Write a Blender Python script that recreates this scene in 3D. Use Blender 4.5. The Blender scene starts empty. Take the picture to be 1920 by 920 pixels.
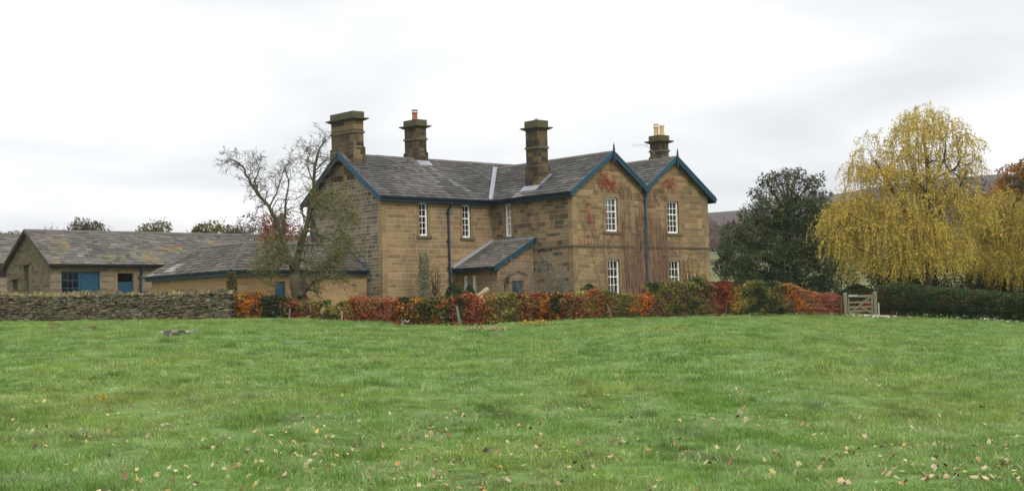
import bpy, math, random
import numpy as np
from mathutils import Vector, Matrix, noise
R = random.Random(7)
NR = np.random.default_rng(11)
S = bpy.context.scene
C = S.collection

# ------------------------------------------------------------------ camera
FPX, PIT, ROL = 2693.8, 0.0500, -0.02613          # focal length in pixels of a 1920 wide frame, pitch up, roll
cp, sp, cr, sr = math.cos(PIT), math.sin(PIT), math.cos(ROL), math.sin(ROL)
fw = Vector((0, cp, sp)); up0 = Vector((0, -sp, cp)); X0 = Vector((1, 0, 0))
rt = X0 * cr + up0 * sr; up = -X0 * sr + up0 * cr
cam = bpy.data.cameras.new('camera'); co = bpy.data.objects.new('camera', cam); C.objects.link(co)
m3 = Matrix((rt, up, -fw)).transposed(); co.matrix_world = m3.to_4x4()
cam.sensor_width = 36; cam.lens = FPX / 1920 * 36; cam.clip_start = 0.1; cam.clip_end = 12000
S.camera = co

# ------------------------------------------------------------------ sky, sun, exposure
SUN_EL, SUN_AZ = math.radians(38), math.radians(150)   # azimuth clockwise from +Y: sun behind the camera, to the right
w = bpy.data.worlds.new('World'); S.world = w; w.use_nodes = True
nt = w.node_tree; nt.nodes.clear()
def nn(t, typ, **kw):
    n = t.nodes.new(typ)
    for k, v in kw.items(): setattr(n, k, v)
    return n
out = nn(nt, 'ShaderNodeOutputWorld'); mix = nn(nt, 'ShaderNodeMixShader'); mix.inputs[0].default_value = 0.94
sky = nn(nt, 'ShaderNodeTexSky', sky_type='NISHITA', sun_disc=False, sun_elevation=SUN_EL, sun_rotation=SUN_AZ)
b1 = nn(nt, 'ShaderNodeBackground'); b1.inputs[1].default_value = 0.10
b2 = nn(nt, 'ShaderNodeBackground')
tc = nn(nt, 'ShaderNodeTexCoord'); sx = nn(nt, 'ShaderNodeSeparateXYZ')
nt.links.new(tc.outputs['Generated'], sx.inputs[0])
def wm(op, a, b=None, c=None):
    n = nn(nt, 'ShaderNodeMath', operation=op)
    for i, v in enumerate((a, b, c)):
        if v is None: continue
        if isinstance(v, (int, float)): n.inputs[i].default_value = v
        else: nt.links.new(v, n.inputs[i])
    return n.outputs[0]
zc = wm('MAXIMUM', sx.outputs[2], 0.0)
den = wm('ADD', zc, 0.16)
cx = nn(nt, 'ShaderNodeCombineXYZ')
nt.links.new(wm('DIVIDE', sx.outputs[0], den), cx.inputs[0]); nt.links.new(wm('DIVIDE', sx.outputs[1], den), cx.inputs[1])
cn = nn(nt, 'ShaderNodeTexNoise'); cn.inputs['Scale'].default_value = 0.95; cn.inputs['Detail'].default_value = 5; cn.inputs['Roughness'].default_value = 0.42
cn.inputs['Distortion'].default_value = 0.3
nt.links.new(cx.outputs[0], cn.inputs['Vector'])
cr_ = nn(nt, 'ShaderNodeValToRGB')
cr_.color_ramp.elements[0].position = 0.38; cr_.color_ramp.elements[0].color = (0.69, 0.70, 0.72, 1)
cr_.color_ramp.elements[1].position = 0.62; cr_.color_ramp.elements[1].color = (1.03, 1.03, 1.03, 1)
nt.links.new(cn.outputs[0], cr_.inputs[0]); nt.links.new(cr_.outputs[0], b2.inputs[0])
SKYB = 0.84
nt.links.new(wm('MULTIPLY_ADD', wm('POWER', zc, 1.5), 1.45 * SKYB, SKYB), b2.inputs[1])     # an overcast sky is brighter overhead than at the horizon
nt.links.new(sky.outputs[0], b1.inputs[0])
nt.links.new(b1.outputs[0], mix.inputs[1]); nt.links.new(b2.outputs[0], mix.inputs[2]); nt.links.new(mix.outputs[0], out.inputs[0])
sl = bpy.data.lights.new('sun', 'SUN'); sl.energy = 1.3; sl.angle = math.radians(18); sl.color = (1, 0.96, 0.9)
so = bpy.data.objects.new('sun', sl); C.objects.link(so)
sd = Vector((math.sin(SUN_AZ) * math.cos(SUN_EL), math.cos(SUN_AZ) * math.cos(SUN_EL), math.sin(SUN_EL)))
so.rotation_euler = sd.to_track_quat('Z', 'Y').to_euler(); so.location = (20, -20, 60)
S.view_settings.view_transform = 'Standard'; S.view_settings.look = 'None'; S.view_settings.exposure = 0.40; S.view_settings.gamma = 1
S.view_settings.use_curve_mapping = False

# ------------------------------------------------------------------ helpers: placing
def at(px, py, Y):
    """the world point Y metres in front of the camera that stands at this place in a 1920 x 920 picture"""
    u = (px - 960) / FPX; v = -(py - 460) / FPX
    u, v = u * cr - v * sr, u * sr + v * cr
    r = Vector((u, cp - v * sp, sp + v * cp))
    return r * (Y / r.y)
AZ = 0.73145; OX, OY = 2.866, 67.585
ZG = -0.15
HM = Matrix.Translation((OX, OY, 0)) @ Matrix.Rotation(AZ, 4, 'Z')      # frame of the house: x along the gable front, y along its side
HMI = HM.inverted()
I4 = Matrix.Identity(4)
def lerp(a, b, t): return a + (b - a) * t
def tab(x, pts):
    if x <= pts[0][0]: return pts[0][1]
    for (a, b), (c, d) in zip(pts, pts[1:]):
        if x <= c: return lerp(b, d, (x - a) / (c - a))
    return pts[-1][1]

# ------------------------------------------------------------------ helpers: materials
def new_mat(name):
    m = bpy.data.materials.new(name); m.use_nodes = True; t = m.node_tree; t.nodes.clear()
    o = nn(t, 'ShaderNodeOutputMaterial'); b = nn(t, 'ShaderNodeBsdfPrincipled'); t.links.new(b.outputs[0], o.inputs[0])
    return m, t, b, o
class T:
    def __init__(s, t): s.t = t
    def L(s, v, sock):
        if isinstance(v, (int, float)): sock.default_value = v
        elif isinstance(v, (tuple, list)): sock.default_value = tuple(v) + ((1,) if len(v) == 3 and sock.type == 'RGBA' else ())
        else: s.t.links.new(v, sock)
    def m(s, op, a, b=None, c=None, clamp=False):
        n = nn(s.t, 'ShaderNodeMath', operation=op, use_clamp=clamp)
        for i, v in enumerate((a, b, c)):
            if v is not None: s.L(v, n.inputs[i])
        return n.outputs[0]
    def noise(s, vec, scale, detail=3, rough=0.55, dims='3D'):
        n = nn(s.t, 'ShaderNodeTexNoise', noise_dimensions=dims); n.inputs['Scale'].default_value = scale
        n.inputs['Detail'].default_value = detail; n.inputs['Roughness'].default_value = rough
        s.t.links.new(vec, n.inputs['Vector']); return n
    def ramp(s, f, stops):
        n = nn(s.t, 'ShaderNodeValToRGB'); e = n.color_ramp.elements
        while len(e) < len(stops): e.new(0.5)
        for el, (p, c) in zip(e, stops):
            el.position = p; el.color = tuple(c) + (1,) if not isinstance(c, (int, float)) else (c, c, c, 1)
        s.t.links.new(f, n.inputs[0]); return n.outputs[0]
    def mix(s, f, a, b, blend='MIX'):
        n = nn(s.t, 'ShaderNodeMix', data_type='RGBA', blend_type=blend)
        s.L(f, n.inputs[0]); s.L(a, n.inputs[6]); s.L(b, n.inputs[7]); return n.outputs[2]
    def xyz(s, x, y, z=0.0):
        n = nn(s.t, 'ShaderNodeCombineXYZ'); s.L(x, n.inputs[0]); s.L(y, n.inputs[1]); s.L(z, n.inputs[2]); return n.outputs[0]
    def sep(s, v):
        n = nn(s.t, 'ShaderNodeSeparateXYZ'); s.t.links.new(v, n.inputs[0]); return n.outputs
    def bump(s, h, strength, dist, bsdf):
        n = nn(s.t, 'ShaderNodeBump'); n.inputs['Strength'].default_value = strength; n.inputs['Distance'].default_value = dist
        s.t.links.new(h, n.inputs['Height']); s.t.links.new(n.outputs[0], bsdf.inputs['Normal'])
def stone(name, cols, bw=0.46, bh=0.19, mortar=(0.36, 0.31, 0.23), mw=0.012, mstr=0.55, stain=0.35, rough=0.9, moss=0.0, stain_col=(0.10, 0.085, 0.06)):
    m, t, b, o = new_mat(name); s = T(t)
    uvn = nn(t, 'ShaderNodeUVMap'); geo = nn(t, 'ShaderNodeNewGeometry')
    d = s.noise(uvn.outputs[0], 2.3, 2)
    add = nn(t, 'ShaderNodeVectorMath', operation='MULTIPLY_ADD')
    t.links.new(d.outputs['Color'], add.inputs[0]); add.inputs[1].default_value = (0.05, 0.035, 0); t.links.new(uvn.outputs[0], add.inputs[2])
    u, v, _ = s.sep(add.outputs[0])
    vv = s.m('DIVIDE', v, bh)
    vv = s.m('ADD', vv, s.m('MULTIPLY', s.m('SINE', s.m('MULTIPLY', v, 4.7)), 0.32))      # course heights vary
    row = s.m('FLOOR', vv); fv = s.m('FRACT', vv)
    w1 = nn(t, 'ShaderNodeTexWhiteNoise', noise_dimensions='1D'); t.links.new(row, w1.inputs['W'])
    wd = s.m('MULTIPLY_ADD', w1.outputs[0], bw * 0.7, bw * 0.65)
    uu = s.m('ADD', s.m('DIVIDE', u, wd), s.m('MULTIPLY', w1.outputs[0], 17.3))
    uu = s.m('ADD', uu, s.m('MULTIPLY', s.m('SINE', s.m('MULTIPLY', uu, 2.1)), 0.22))
    col = s.m('FLOOR', uu); fu = s.m('FRACT', uu)
    w2 = nn(t, 'ShaderNodeTexWhiteNoise', noise_dimensions='2D'); t.links.new(s.xyz(col, row), w2.inputs['Vector'])
    du = s.m('MULTIPLY', s.m('MINIMUM', fu, s.m('SUBTRACT', 1.0, fu)), bw)
    dv = s.m('MULTIPLY', s.m('MINIMUM', fv, s.m('SUBTRACT', 1.0, fv)), bh)
    e = s.m('MINIMUM', du, dv)
    body = s.m('SMOOTHSTEP', e, mw * 0.45, mw * 1.5) if False else s.m('DIVIDE', s.m('SUBTRACT', e, mw * 0.4), mw, clamp=True)
    n = len(cols)
    base = s.ramp(w2.outputs[0], [(i / n if n > 1 else 0, c) for i, c in enumerate(cols)]); base.node.color_ramp.interpolation = 'CONSTANT'
    grain = s.noise(geo.outputs['Position'], 14, 4, 0.65); big = s.noise(geo.outputs['Position'], 0.75, 4, 0.6)
    base = s.mix(1.0, base, s.ramp(grain.outputs[0], [(0.25, 0.72), (0.75, 1.22)]), 'MULTIPLY')
    base = s.mix(s.m('MULTIPLY', s.ramp(big.outputs[0], [(0.45, 0.0), (0.7, 1.0)]), stain), base, stain_col)
    if moss:
        mo = s.noise(geo.outputs['Position'], 3.2, 4, 0.7)
        base = s.mix(s.m('MULTIPLY', s.ramp(mo.outputs[0], [(0.5, 0.0), (0.62, 1.0)]), moss), base, (0.10, 0.105, 0.03))
    mc = s.mix(mstr, base, mortar)
    t.links.new(s.mix(body, mc, base), b.inputs['Base Color'])
    b.inputs['Roughness'].default_value = rough; b.inputs['Specular IOR Level'].default_value = 0.2
    h = s.m('ADD', s.m('MULTIPLY', body, 1.0), s.m('MULTIPLY', grain.outputs[0], 0.7))
    s.bump(h, 0.6, 0.012, b)
    return m
def plain(name, col, rough=0.7, var=0.25, scale=6, spec=0.3, bump=0.004, metal=0.0, moss=0.0):
    m, t, b, o = new_mat(name); s = T(t); geo = nn(t, 'ShaderNodeNewGeometry')
    n = s.noise(geo.outputs['Position'], scale, 4, 0.65)
    c = s.mix(1.0, tuple(col), s.ramp(n.outputs[0], [(0.25, 1 - var), (0.75, 1 + var)]), 'MULTIPLY')
    if moss:
        n2 = s.noise(geo.outputs['Position'], 2.6, 4, 0.7)
        c = s.mix(s.m('MULTIPLY', s.ramp(n2.outputs[0], [(0.42, 0.0), (0.6, 1.0)]), moss), c, (0.085, 0.09, 0.028))
    t.links.new(c, b.inputs['Base Color']); b.inputs['Roughness'].default_value = rough
    b.inputs['Specular IOR Level'].default_value = spec; b.inputs['Metallic'].default_value = metal
    if bump: s.bump(n.outputs[0], 0.5, bump, b)
    return m
def tinted(name, rough=0.7, trans=0.0, var=0.2, scale=9, spec=0.25, bump=0.0):
    """colour comes from the mesh's own per-piece tint"""
    m, t, b, o = new_mat(name); s = T(t); at_ = nn(t, 'ShaderNodeVertexColor', layer_name='tint'); geo = nn(t, 'ShaderNodeNewGeometry')
    n = s.noise(geo.outputs['Position'], scale, 3, 0.6)
    c = s.mix(1.0, at_.outputs[0], s.ramp(n.outputs[0], [(0.25, 1 - var), (0.75, 1 + var)]), 'MULTIPLY')
    t.links.new(c, b.inputs['Base Color']); b.inputs['Roughness'].default_value = rough; b.inputs['Specular IOR Level'].default_value = spec
    if bump: s.bump(n.outputs[0], 0.6, bump, b)
    if trans:
        tr = nn(t, 'ShaderNodeBsdfTranslucent'); t.links.new(c, tr.inputs[0]); ms = nn(t, 'ShaderNodeMixShader'); ms.inputs[0].default_value = trans
        t.links.new(b.outputs[0], ms.inputs[1]); t.links.new(tr.outputs[0], ms.inputs[2]); t.links.new(ms.outputs[0], o.inputs[0])
    return m
M = {}
M['st_gable'] = stone('sandstone_gable', [(.20, .135, .067), (.27, .18, .09), (.155, .105, .055), (.235, .158, .078), (.185, .135, .07), (.305, .21, .108), (.215, .138, .066)], .50, .2, stain=.4, mortar=(.33,.25,.16))
M['st_side'] = stone('sandstone_side', [(.19, .13, .07), (.25, .175, .095), (.125, .09, .05), (.22, .15, .08), (.08, .062, .04), (.26, .18, .10), (.16, .115, .065)], .50, .21, stain=.45, mortar=(.33, .29, .21))
M['st_front'] = stone('sandstone_front', [(.245, .168, .09), (.275, .19, .10), (.20, .138, .075), (.26, .18, .095), (.225, .155, .085), (.30, .21, .118), (.25, .155, .075)], .52, .20, stain=.4, mw=.013, mstr=.65, mortar=(.40, .31, .20))
M['st_grey'] = stone('sandstone_weathered', [(.17, .145, .105), (.23, .195, .14), (.11, .09, .065), (.21, .175, .125), (.14, .115, .08), (.09, .075, .052)], .36, .17, stain=.3, mw=.02, mortar=(.36, .33, .26), mstr=.6, moss=.25)
M['st_out'] = stone('sandstone_outbuilding', [(.31, .195, .09), (.35, .225, .11), (.25, .155, .075), (.32, .205, .10)], .62, .20, stain=.35, mw=.010, mortar=(.32, .24, .15))
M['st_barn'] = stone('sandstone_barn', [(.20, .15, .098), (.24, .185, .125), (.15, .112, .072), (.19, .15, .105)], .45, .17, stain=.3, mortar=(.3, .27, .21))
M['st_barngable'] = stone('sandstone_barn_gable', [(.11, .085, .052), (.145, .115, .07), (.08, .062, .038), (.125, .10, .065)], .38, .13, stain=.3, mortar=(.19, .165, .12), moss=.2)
M['st_chim'] = stone('sandstone_chimney', [(.10, .075, .042), (.17, .12, .062), (.06, .045, .028), (.22, .155, .075), (.085, .062, .036), (.035, .028, .02)], .46, .3, stain=.4, moss=.35, mortar=(.15, .13, .09), stain_col=(.05, .04, .03))
M['st_chimdark'] = stone('sandstone_chimney_sooty', [(.055, .042, .026), (.085, .064, .036), (.033, .026, .019), (.13, .09, .045), (.045, .035, .024)], .46, .3, stain=.5, moss=.3, mortar=(.11, .095, .07), stain_col=(.035, .03, .022))
M['trim'] = plain('dressed_stone', (.20, .14, .075), .9, .28, 5)
M['trimdark'] = plain('dressed_stone_weathered', (.105, .08, .05), .9, .3, 5, moss=.3)
M['quoin'] = stone('dressed_corner_stone', [(.24, .165, .085), (.28, .195, .10), (.20, .14, .075)], .6, .42, mw=.006, stain=.25)
M['captop'] = plain('chimney_cap_stone', (.07, .062, .038), .95, .35, 7, moss=.6)
M['slate'] = tinted('stone_slate', .85, 0, .28, 7, .25, .006)
M['ridge'] = plain('ridge_tile', (.095, .085, .075), .85, .3, 5)
M['lead'] = plain('lead_flashing', (.23, .24, .265), .55, .15, 3, .5)
M['blue'] = plain('blue_paint', (.008, .052, .088), .5, .12, 4, .4, 0)
M['bluedk'] = plain('dark_blue_paint', (.007, .027, .052), .5, .12, 4, .4, 0)
M['bluemid'] = plain('door_blue_paint', (.009, .055, .10), .6, .25, 4, .35, 0)
M['white'] = plain('white_paint', (.78, .78, .76), .5, .05, 5, .4, 0)
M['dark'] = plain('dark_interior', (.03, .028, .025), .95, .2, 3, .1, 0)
M['curtain'] = plain('pale_curtain', (.42, .40, .37), .95, .15, 9, .1, 0)
M['iron'] = plain('black_iron', (.02, .02, .02), .5, .1, 4, .4, 0)
M['pot'] = plain('buff_clay_pot', (.52, .35, .17), .8, .15, 5)
M['potred'] = plain('red_clay_pot', (.28, .10, .055), .8, .2, 5)
M['metal'] = plain('dull_metal', (.35, .35, .36), .45, .1, 5, .5, 0, .6)
M['bark'] = plain('bark', (.075, .062, .042), .95, .35, 8, .1, .02)
M['barkgrey'] = plain('lichened_bark', (.085, .075, .052), .95, .35, 6, .1, .02, moss=.5)
M['stem'] = plain('creeper_stem', (.20, .118, .08), .9, .3, 9, .1, 0)
M['wood'] = plain('weathered_oak', (.17, .15, .095), .85, .22, 11, .2, .005)
M['woodgrey'] = plain('silvered_post', (.15, .135, .11), .9, .22, 11, .2, .005)
M['leaf'] = tinted('leaf', .7, .3, .22, 12, .1)
M['drystone'] = tinted('gritstone', .95, 0, .35, 14, .15, .012)
M['litter'] = tinted('dry_leaf', .8, .15, .25, 30, .2)
def glass_mat():
    m, t, b, o = new_mat('window_glass'); t.nodes.remove(b)
    tr = nn(t, 'ShaderNodeBsdfTransparent'); tr.inputs[0].default_value = (.75, .78, .78, 1); gl = nn(t, 'ShaderNodeBsdfGlossy'); gl.inputs['Roughness'].default_value = .03
    s = T(t); ge = nn(t, 'ShaderNodeNewGeometry'); gn = s.noise(ge.outputs['Position'], 2.2, 2); bp = nn(t, 'ShaderNodeBump'); bp.inputs['Strength'].default_value = .35; bp.inputs['Distance'].default_value = .03; t.links.new(gn.outputs[0], bp.inputs['Height']); t.links.new(bp.outputs[0], gl.inputs['Normal'])
    fr = nn(t, 'ShaderNodeFresnel'); fr.inputs[0].default_value = 1.6; ms = nn(t, 'ShaderNodeMixShader')
    ad = s.m('ADD', fr.outputs[0], .06); t.links.new(ad, ms.inputs[0]); t.links.new(tr.outputs[0], ms.inputs[1]); t.links.new(gl.outputs[0], ms.inputs[2]); t.links.new(ms.outputs[0], o.inputs[0])
    return m
M['glass'] = glass_mat()

# ------------------------------------------------------------------ helpers: meshes
ROOTM = {}
class MB:
    def __init__(s): s.v = []; s.f = []; s.c = []; s.tint = None
    def poly(s, pts):
        i = len(s.v); s.v += [tuple(p) for p in pts]; s.f.append(tuple(range(i, i + len(pts)))); s.c.append(s.tint)
    def hexa(s, p, skip=()):
        """eight corners: bottom ring 0-3, top ring 4-7"""
        i = len(s.v); s.v += [tuple(q) for q in p]
        for k, f in enumerate(((3, 2, 1, 0), (4, 5, 6, 7), (0, 1, 5, 4), (1, 2, 6, 5), (2, 3, 7, 6), (3, 0, 4, 7))):
            if k in skip: continue
            s.f.append(tuple(i + j for j in f)); s.c.append(s.tint)
    def box(s, a, b):
        x0, x1 = sorted((a[0], b[0])); y0, y1 = sorted((a[1], b[1])); z0, z1 = sorted((a[2], b[2]))
        s.hexa([(x0, y0, z0), (x1, y0, z0), (x1, y1, z0), (x0, y1, z0), (x0, y0, z1), (x1, y0, z1), (x1, y1, z1), (x0, y1, z1)])
    def beam(s, p, q, w, h, upv=(0, 0, 1)):
        p, q = Vector(p), Vector(q); d = (q - p).normalized(); u = Vector(upv); sd_ = d.cross(u)
        if sd_.length < 1e-4: sd_ = d.cross(Vector((1, 0, 0)))
        sd_.normalize(); u = sd_.cross(d).normalized(); a = sd_ * w / 2; b = u * h / 2
        s.hexa([p - a - b, q - a - b, q + a - b, p + a - b, p - a + b, q - a + b, q + a + b, p + a + b])
    def tube(s, pts, rs, n=6, cap=True):
        pts = [Vector(p) for p in pts]
        if isinstance(rs, (int, float)): rs = [rs] * len(pts)
        base = len(s.v); prev = None
        for i, p in enumerate(pts):
            d = (pts[min(i + 1, len(pts) - 1)] - pts[max(i - 1, 0)]).normalized()
            a = prev if prev is not None else (Vector((1, 0, 0)) if abs(d.x) < .9 else Vector((0, 1, 0)))
            a = (a - d * a.dot(d)).normalized(); b = d.cross(a); prev = a
            for k in range(n):
                an = 2 * math.pi * k / n; s.v.append(tuple(p + (a * math.cos(an) + b * math.sin(an)) * rs[i]))
        for i in range(len(pts) - 1):
            for k in range(n):
                k2 = (k + 1) % n; s.f.append((base + i * n + k, base + i * n + k2, base + (i + 1) * n + k2, base + (i + 1) * n + k)); s.c.append(s.tint)
        if cap:
            s.f.append(tuple(base + k for k in reversed(range(n)))); s.c.append(s.tint)
            e = base + (len(pts) - 1) * n; s.f.append(tuple(e + k for k in range(n))); s.c.append(s.tint)
    def lathe(s, c, prof, n=14):
        c = Vector(c); s.tube([c + Vector((0, 0, z)) for r, z in prof], [max(r, .001) for r, z in prof], n)
    def build(s, name, mat, parent=None, frame=I4, smooth=False, uv=True):
        me = bpy.data.meshes.new(name)
        if parent is not None: X = ROOTM[parent.name].inverted() @ frame
        else: X = frame
        V = [X @ Vector(p) for p in s.v]
        me.from_pydata(V, [], s.f)
        if uv:
            ul = me.uv_layers.new(name='UVMap'); vs = [Vector(p) for p in s.v]; Z = Vector((0, 0, 1)); dat = np.zeros((len(me.loops), 2))
            li = 0
            for f in s.f:
                a, b_, c_ = vs[f[0]], vs[f[1]], vs[f[2]]; n = (b_ - a).cross(c_ - a)
                if n.length > 1e-12: n.normalize()
                t_ = Z.cross(n)
                if t_.length < .05: t_ = Vector((1, 0, 0))
                t_.normalize(); bt = n.cross(t_)
                for j in f: dat[li] = (vs[j].dot(t_), vs[j].dot(bt)); li += 1
            ul.data.foreach_set('uv', dat.astype(np.float32).ravel())
        if any(c is not None for c in s.c):
            ca = me.color_attributes.new('tint', 'FLOAT_COLOR', 'CORNER'); dat = []
            for f, c in zip(s.f, s.c): dat += [(*(c or (.2, .2, .2)), 1)] * len(f)
            ca.data.foreach_set('color', np.array(dat, dtype=np.float32).ravel())
        me.materials.append(mat)
        if smooth: me.polygons.foreach_set('use_smooth', [True] * len(me.polygons))
        me.update()
        return link(name, me, parent)
def link(name, me, parent=None):
    o = bpy.data.objects.new(name, me); C.objects.link(o)
    if parent is not None: o.parent = parent; ROOTM[o.name] = ROOTM[parent.name]
    else: ROOTM[o.name] = I4
    return o
def tag(o, label=None, cat=None, group=None, kind=None):
    if label: o['label'] = label
    if cat: o['category'] = cat
    if group: o['group'] = group
    if kind: o['kind'] = kind
    return o
def thing(name, label, cat, mat=I4, group=None):
    o = bpy.data.objects.new(name, None); o.empty_display_size = .3; C.objects.link(o); o.matrix_world = mat; ROOTM[o.name] = mat.copy()
    return tag(o, label, cat, group)
def hroot(a, b, z): return HM @ Matrix.Translation((a, b, z))
def leaves(name, mat, parent, pos, size, cols, elong=1.6, dirs=None, flat=None, jit=.35):
    """pos (N,3) world points, one small diamond leaf at each"""
    pos = np.asarray(pos, dtype=np.float64); N = len(pos)
    if N == 0: return None
    X = np.array(ROOTM[parent.name].inverted()) if parent is not None else np.eye(4)
    d = NR.normal(size=(N, 3)) if dirs is None else np.asarray(dirs) + NR.normal(size=(N, 3)) * jit
    d /= np.linalg.norm(d, axis=1)[:, None]
    q = NR.normal(size=(N, 3))
    if flat is not None: q = q * (1 - flat) + np.array([0, 0, 1]) * flat * 2
    s_ = np.cross(d, q); s_ /= np.linalg.norm(s_, axis=1)[:, None] + 1e-9
    nrm = np.cross(d, s_)
    sz = np.asarray(size) * NR.uniform(.65, 1.35, N)
    L = d * (sz * elong / 2)[:, None]; W_ = s_ * (sz / 2)[:, None]; b = nrm * (sz * .18)[:, None]
    V = np.stack([pos - L, pos + W_ + b, pos + L, pos - W_ + b], 1).reshape(-1, 3)
    V = V @ X[:3, :3].T + X[:3, 3]
    me = bpy.data.meshes.new(name); me.vertices.add(4 * N); me.vertices.foreach_set('co', V.astype(np.float32).ravel())
    me.loops.add(4 * N); me.loops.foreach_set('vertex_index', np.arange(4 * N, dtype=np.int32))
    me.polygons.add(N); me.polygons.foreach_set('loop_start', np.arange(0, 4 * N, 4, dtype=np.int32)); me.polygons.foreach_set('loop_total', np.full(N, 4, dtype=np.int32))
    ca = me.color_attributes.new('tint', 'FLOAT_COLOR', 'CORNER')
    c4 = np.ones((N, 4)); c4[:, :3] = np.asarray(cols) * NR.uniform(.82, 1.18, (N, 1)); ca.data.foreach_set('color', np.repeat(c4, 4, 0).astype(np.float32).ravel())
    me.materials.append(mat); me.update(calc_edges=True)
    return link(name, me, parent)
def palette(pos, pal, scale=1.3, seed=0.0):
    """clumps of colour: each point takes one palette entry from slow noise plus chance"""
    wts = np.array([p[1] for p in pal], float); cum = np.cumsum(wts) / wts.sum(); out_ = np.zeros((len(pos), 3))
    for i, p in enumerate(pos):
        n = noise.noise(Vector((p[0] * scale + seed, p[1] * scale, p[2] * scale * 1.3))) * .95 + .5 + R.gauss(0, .10)
        n = min(max(n, 0), .999); k = int(np.searchsorted(cum, n)); out_[i] = pal[min(k, len(pal) - 1)][0]
    return out_

# ------------------------------------------------------------------ ground
# foot line of the wall and hedges: (picture x, picture y, distance)
FOOT = [(-300, 605, 62), (0, 604, 60), (215, 601, 60), (430, 598, 60), (600, 605, 58), (760, 611, 56.8), (860, 613, 56), (980, 608, 56.3), (1080, 603, 57),
        (1230, 597, 59.2), (1380, 593, 62), (1490, 592, 64), (1600, 594, 66), (1700, 597, 65), (1920, 605, 58), (2200, 614, 50)]
FP = [at(*f) for f in FOOT]
def foot(px):
    """world point of the foot line under picture column px"""
    Y = tab(px, [(f[0], f[2]) for f in FOOT]); y = tab(px, [(f[0], f[1]) for f in FOOT])
    return at(px, y, Y)
FA = [(p.x / p.y, p.y) for p in FP]; FZ = [(p.x / p.y, p.z) for p in FP]
def ground(x, y, rough=True):
    if y <= 1: base = -1.6
    else:
        a = x / y; yb = tab(a, FA); zb = tab(a, FZ)
        t = (y - 9) / (yb - 9)
        if t <= 0: base = -1.6
        elif t <= 1:
            e = t * 1.12 - .12 * t * t * t; base = -1.6 + (zb + 1.6) * (e if e < 1 else 1)
        else:
            base = zb + (ZG - .05 - zb) * min(1, (y - yb) / 6) if a > -.14 else zb
    if rough and y > 2:
        f = min(1, y / 10); k = 1.0
        base += f * (.13 * noise.noise(Vector((x * .13, y * .2, 3))) + .05 * noise.noise(Vector((x * .5, y * .6, 7))) + .018 * noise.noise(Vector((x * 1.7, y * 1.7, 1))))
    D = math.hypot(x, y)
    if D > 110:
        a = x / max(y, 1); H = tab(a, [(-.6, .040), (-.3, .048), (0, .055), (.13, .0700), (.20, .074), (.29, .0850), (.6, .088)]) * 1000
        H += 3.0 * noise.noise(Vector((a * 9, .3, 0)))
        t = min(1, max(0, (D - 170) / 830)); q = t ** 1.15
        base = lerp(base, H * q + (-1.5 if t == 0 else 0) * 0 + 2.2 * noise.noise(Vector((x * .012, y * .012, 5))) * min(1, t * 5), min(1, (D - 110) / 60))
        if D > 1000: base -= (D - 1000) * .02
    return base
def grid_sheet(name, xs, ys, mat, zf, kind='structure'):
    V = [(x, y, zf(x, y)) for y in ys for x in xs]; n = len(xs)
    F = [(j * n + i, j * n + i + 1, (j + 1) * n + i + 1, (j + 1) * n + i) for j in range(len(ys) - 1) for i in range(n - 1)]
    me = bpy.data.meshes.new(name); me.from_pydata(V, [], F); me.materials.append(mat); me.polygons.foreach_set('use_smooth', [True] * len(F)); me.update()
    return tag(link(name, me), kind=kind)
def mat_field():
    m, t, b, o = new_mat('meadow_soil'); s = T(t); geo = nn(t, 'ShaderNodeNewGeometry'); P = geo.outputs['Position']
    n1 = s.noise(P, .35, 4, .6); n2 = s.noise(P, 3.5, 5, .7)
    c = s.mix(n1.outputs[0], (.095, .165, .035), (.135, .20, .07))
    c = s.mix(1.0, c, s.ramp(n2.outputs[0], [(.3, .7), (.7, 1.25)]), 'MULTIPLY')
    t.links.new(c, b.inputs['Base Color']); b.inputs['Roughness'].default_value = .95; b.inputs['Specular IOR Level'].default_value = .1
    s.bump(n2.outputs[0], .8, .05, b); return m
M['field'] = mat_field()
def mat_hill():
    m, t, b, o = new_mat('moorland'); s = T(t); geo = nn(t, 'ShaderNodeNewGeometry'); P = geo.outputs['Position']
    x, y, z = s.sep(P); n1 = s.noise(P, .012, 5, .65); n2 = s.noise(P, .06, 5, .7)
    zz = s.m('ADD', z, s.m('MULTIPLY', s.m('SUBTRACT', n1.outputs[0], .5), 26))
    c = s.ramp(s.m('DIVIDE', zz, 90), [(.0, (.12, .13, .06)), (.29, (.11, .125, .06)), (.32, (.085, .06, .035)), (.42, (.10, .068, .05)), (.52, (.08, .06, .052)), (.6, (.075, .06, .058)), (.9, (.06, .053, .055))])
    c = s.mix(1.0, c, s.ramp(n2.outputs[0], [(.3, .6), (.7, 1.35)]), 'MULTIPLY')
    t.links.new(c, b.inputs['Base Color']); b.inputs['Roughness'].default_value = 1; b.inputs['Specular IOR Level'].default_value = 0
    return m
M['hill'] = mat_hill()
def spaced(a, b, d0, g):
    out_ = [a]; d = d0
    while out_[-1] < b: out_.append(out_[-1] + d); d *= g
    return out_
ys = [-30, -15, -5, 2, 6] + list(np.arange(8, 80, .55)) + [84, 90, 97, 105, 112, 120, 130, 145, 165]
xs = [-150, -110, -80, -60, -48, -42] + list(np.arange(-38, 38.1, .6)) + [42, 48, 60, 80, 110, 150]
grid_sheet('meadow', xs, ys, M['field'], ground)
hy = [160, 170, 185, 200, 220, 245, 270, 300, 340, 380, 430, 480, 540, 600, 660, 720, 780, 840, 900, 950, 985, 1000, 1020, 1100, 1300, 2500]
hx = list(np.linspace(-900, 900, 91))
grid_sheet('hillside', hx, hy, M['hill'], lambda x, y: ground(x, y, False) - (.3 if y < 166 else 0))
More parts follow.
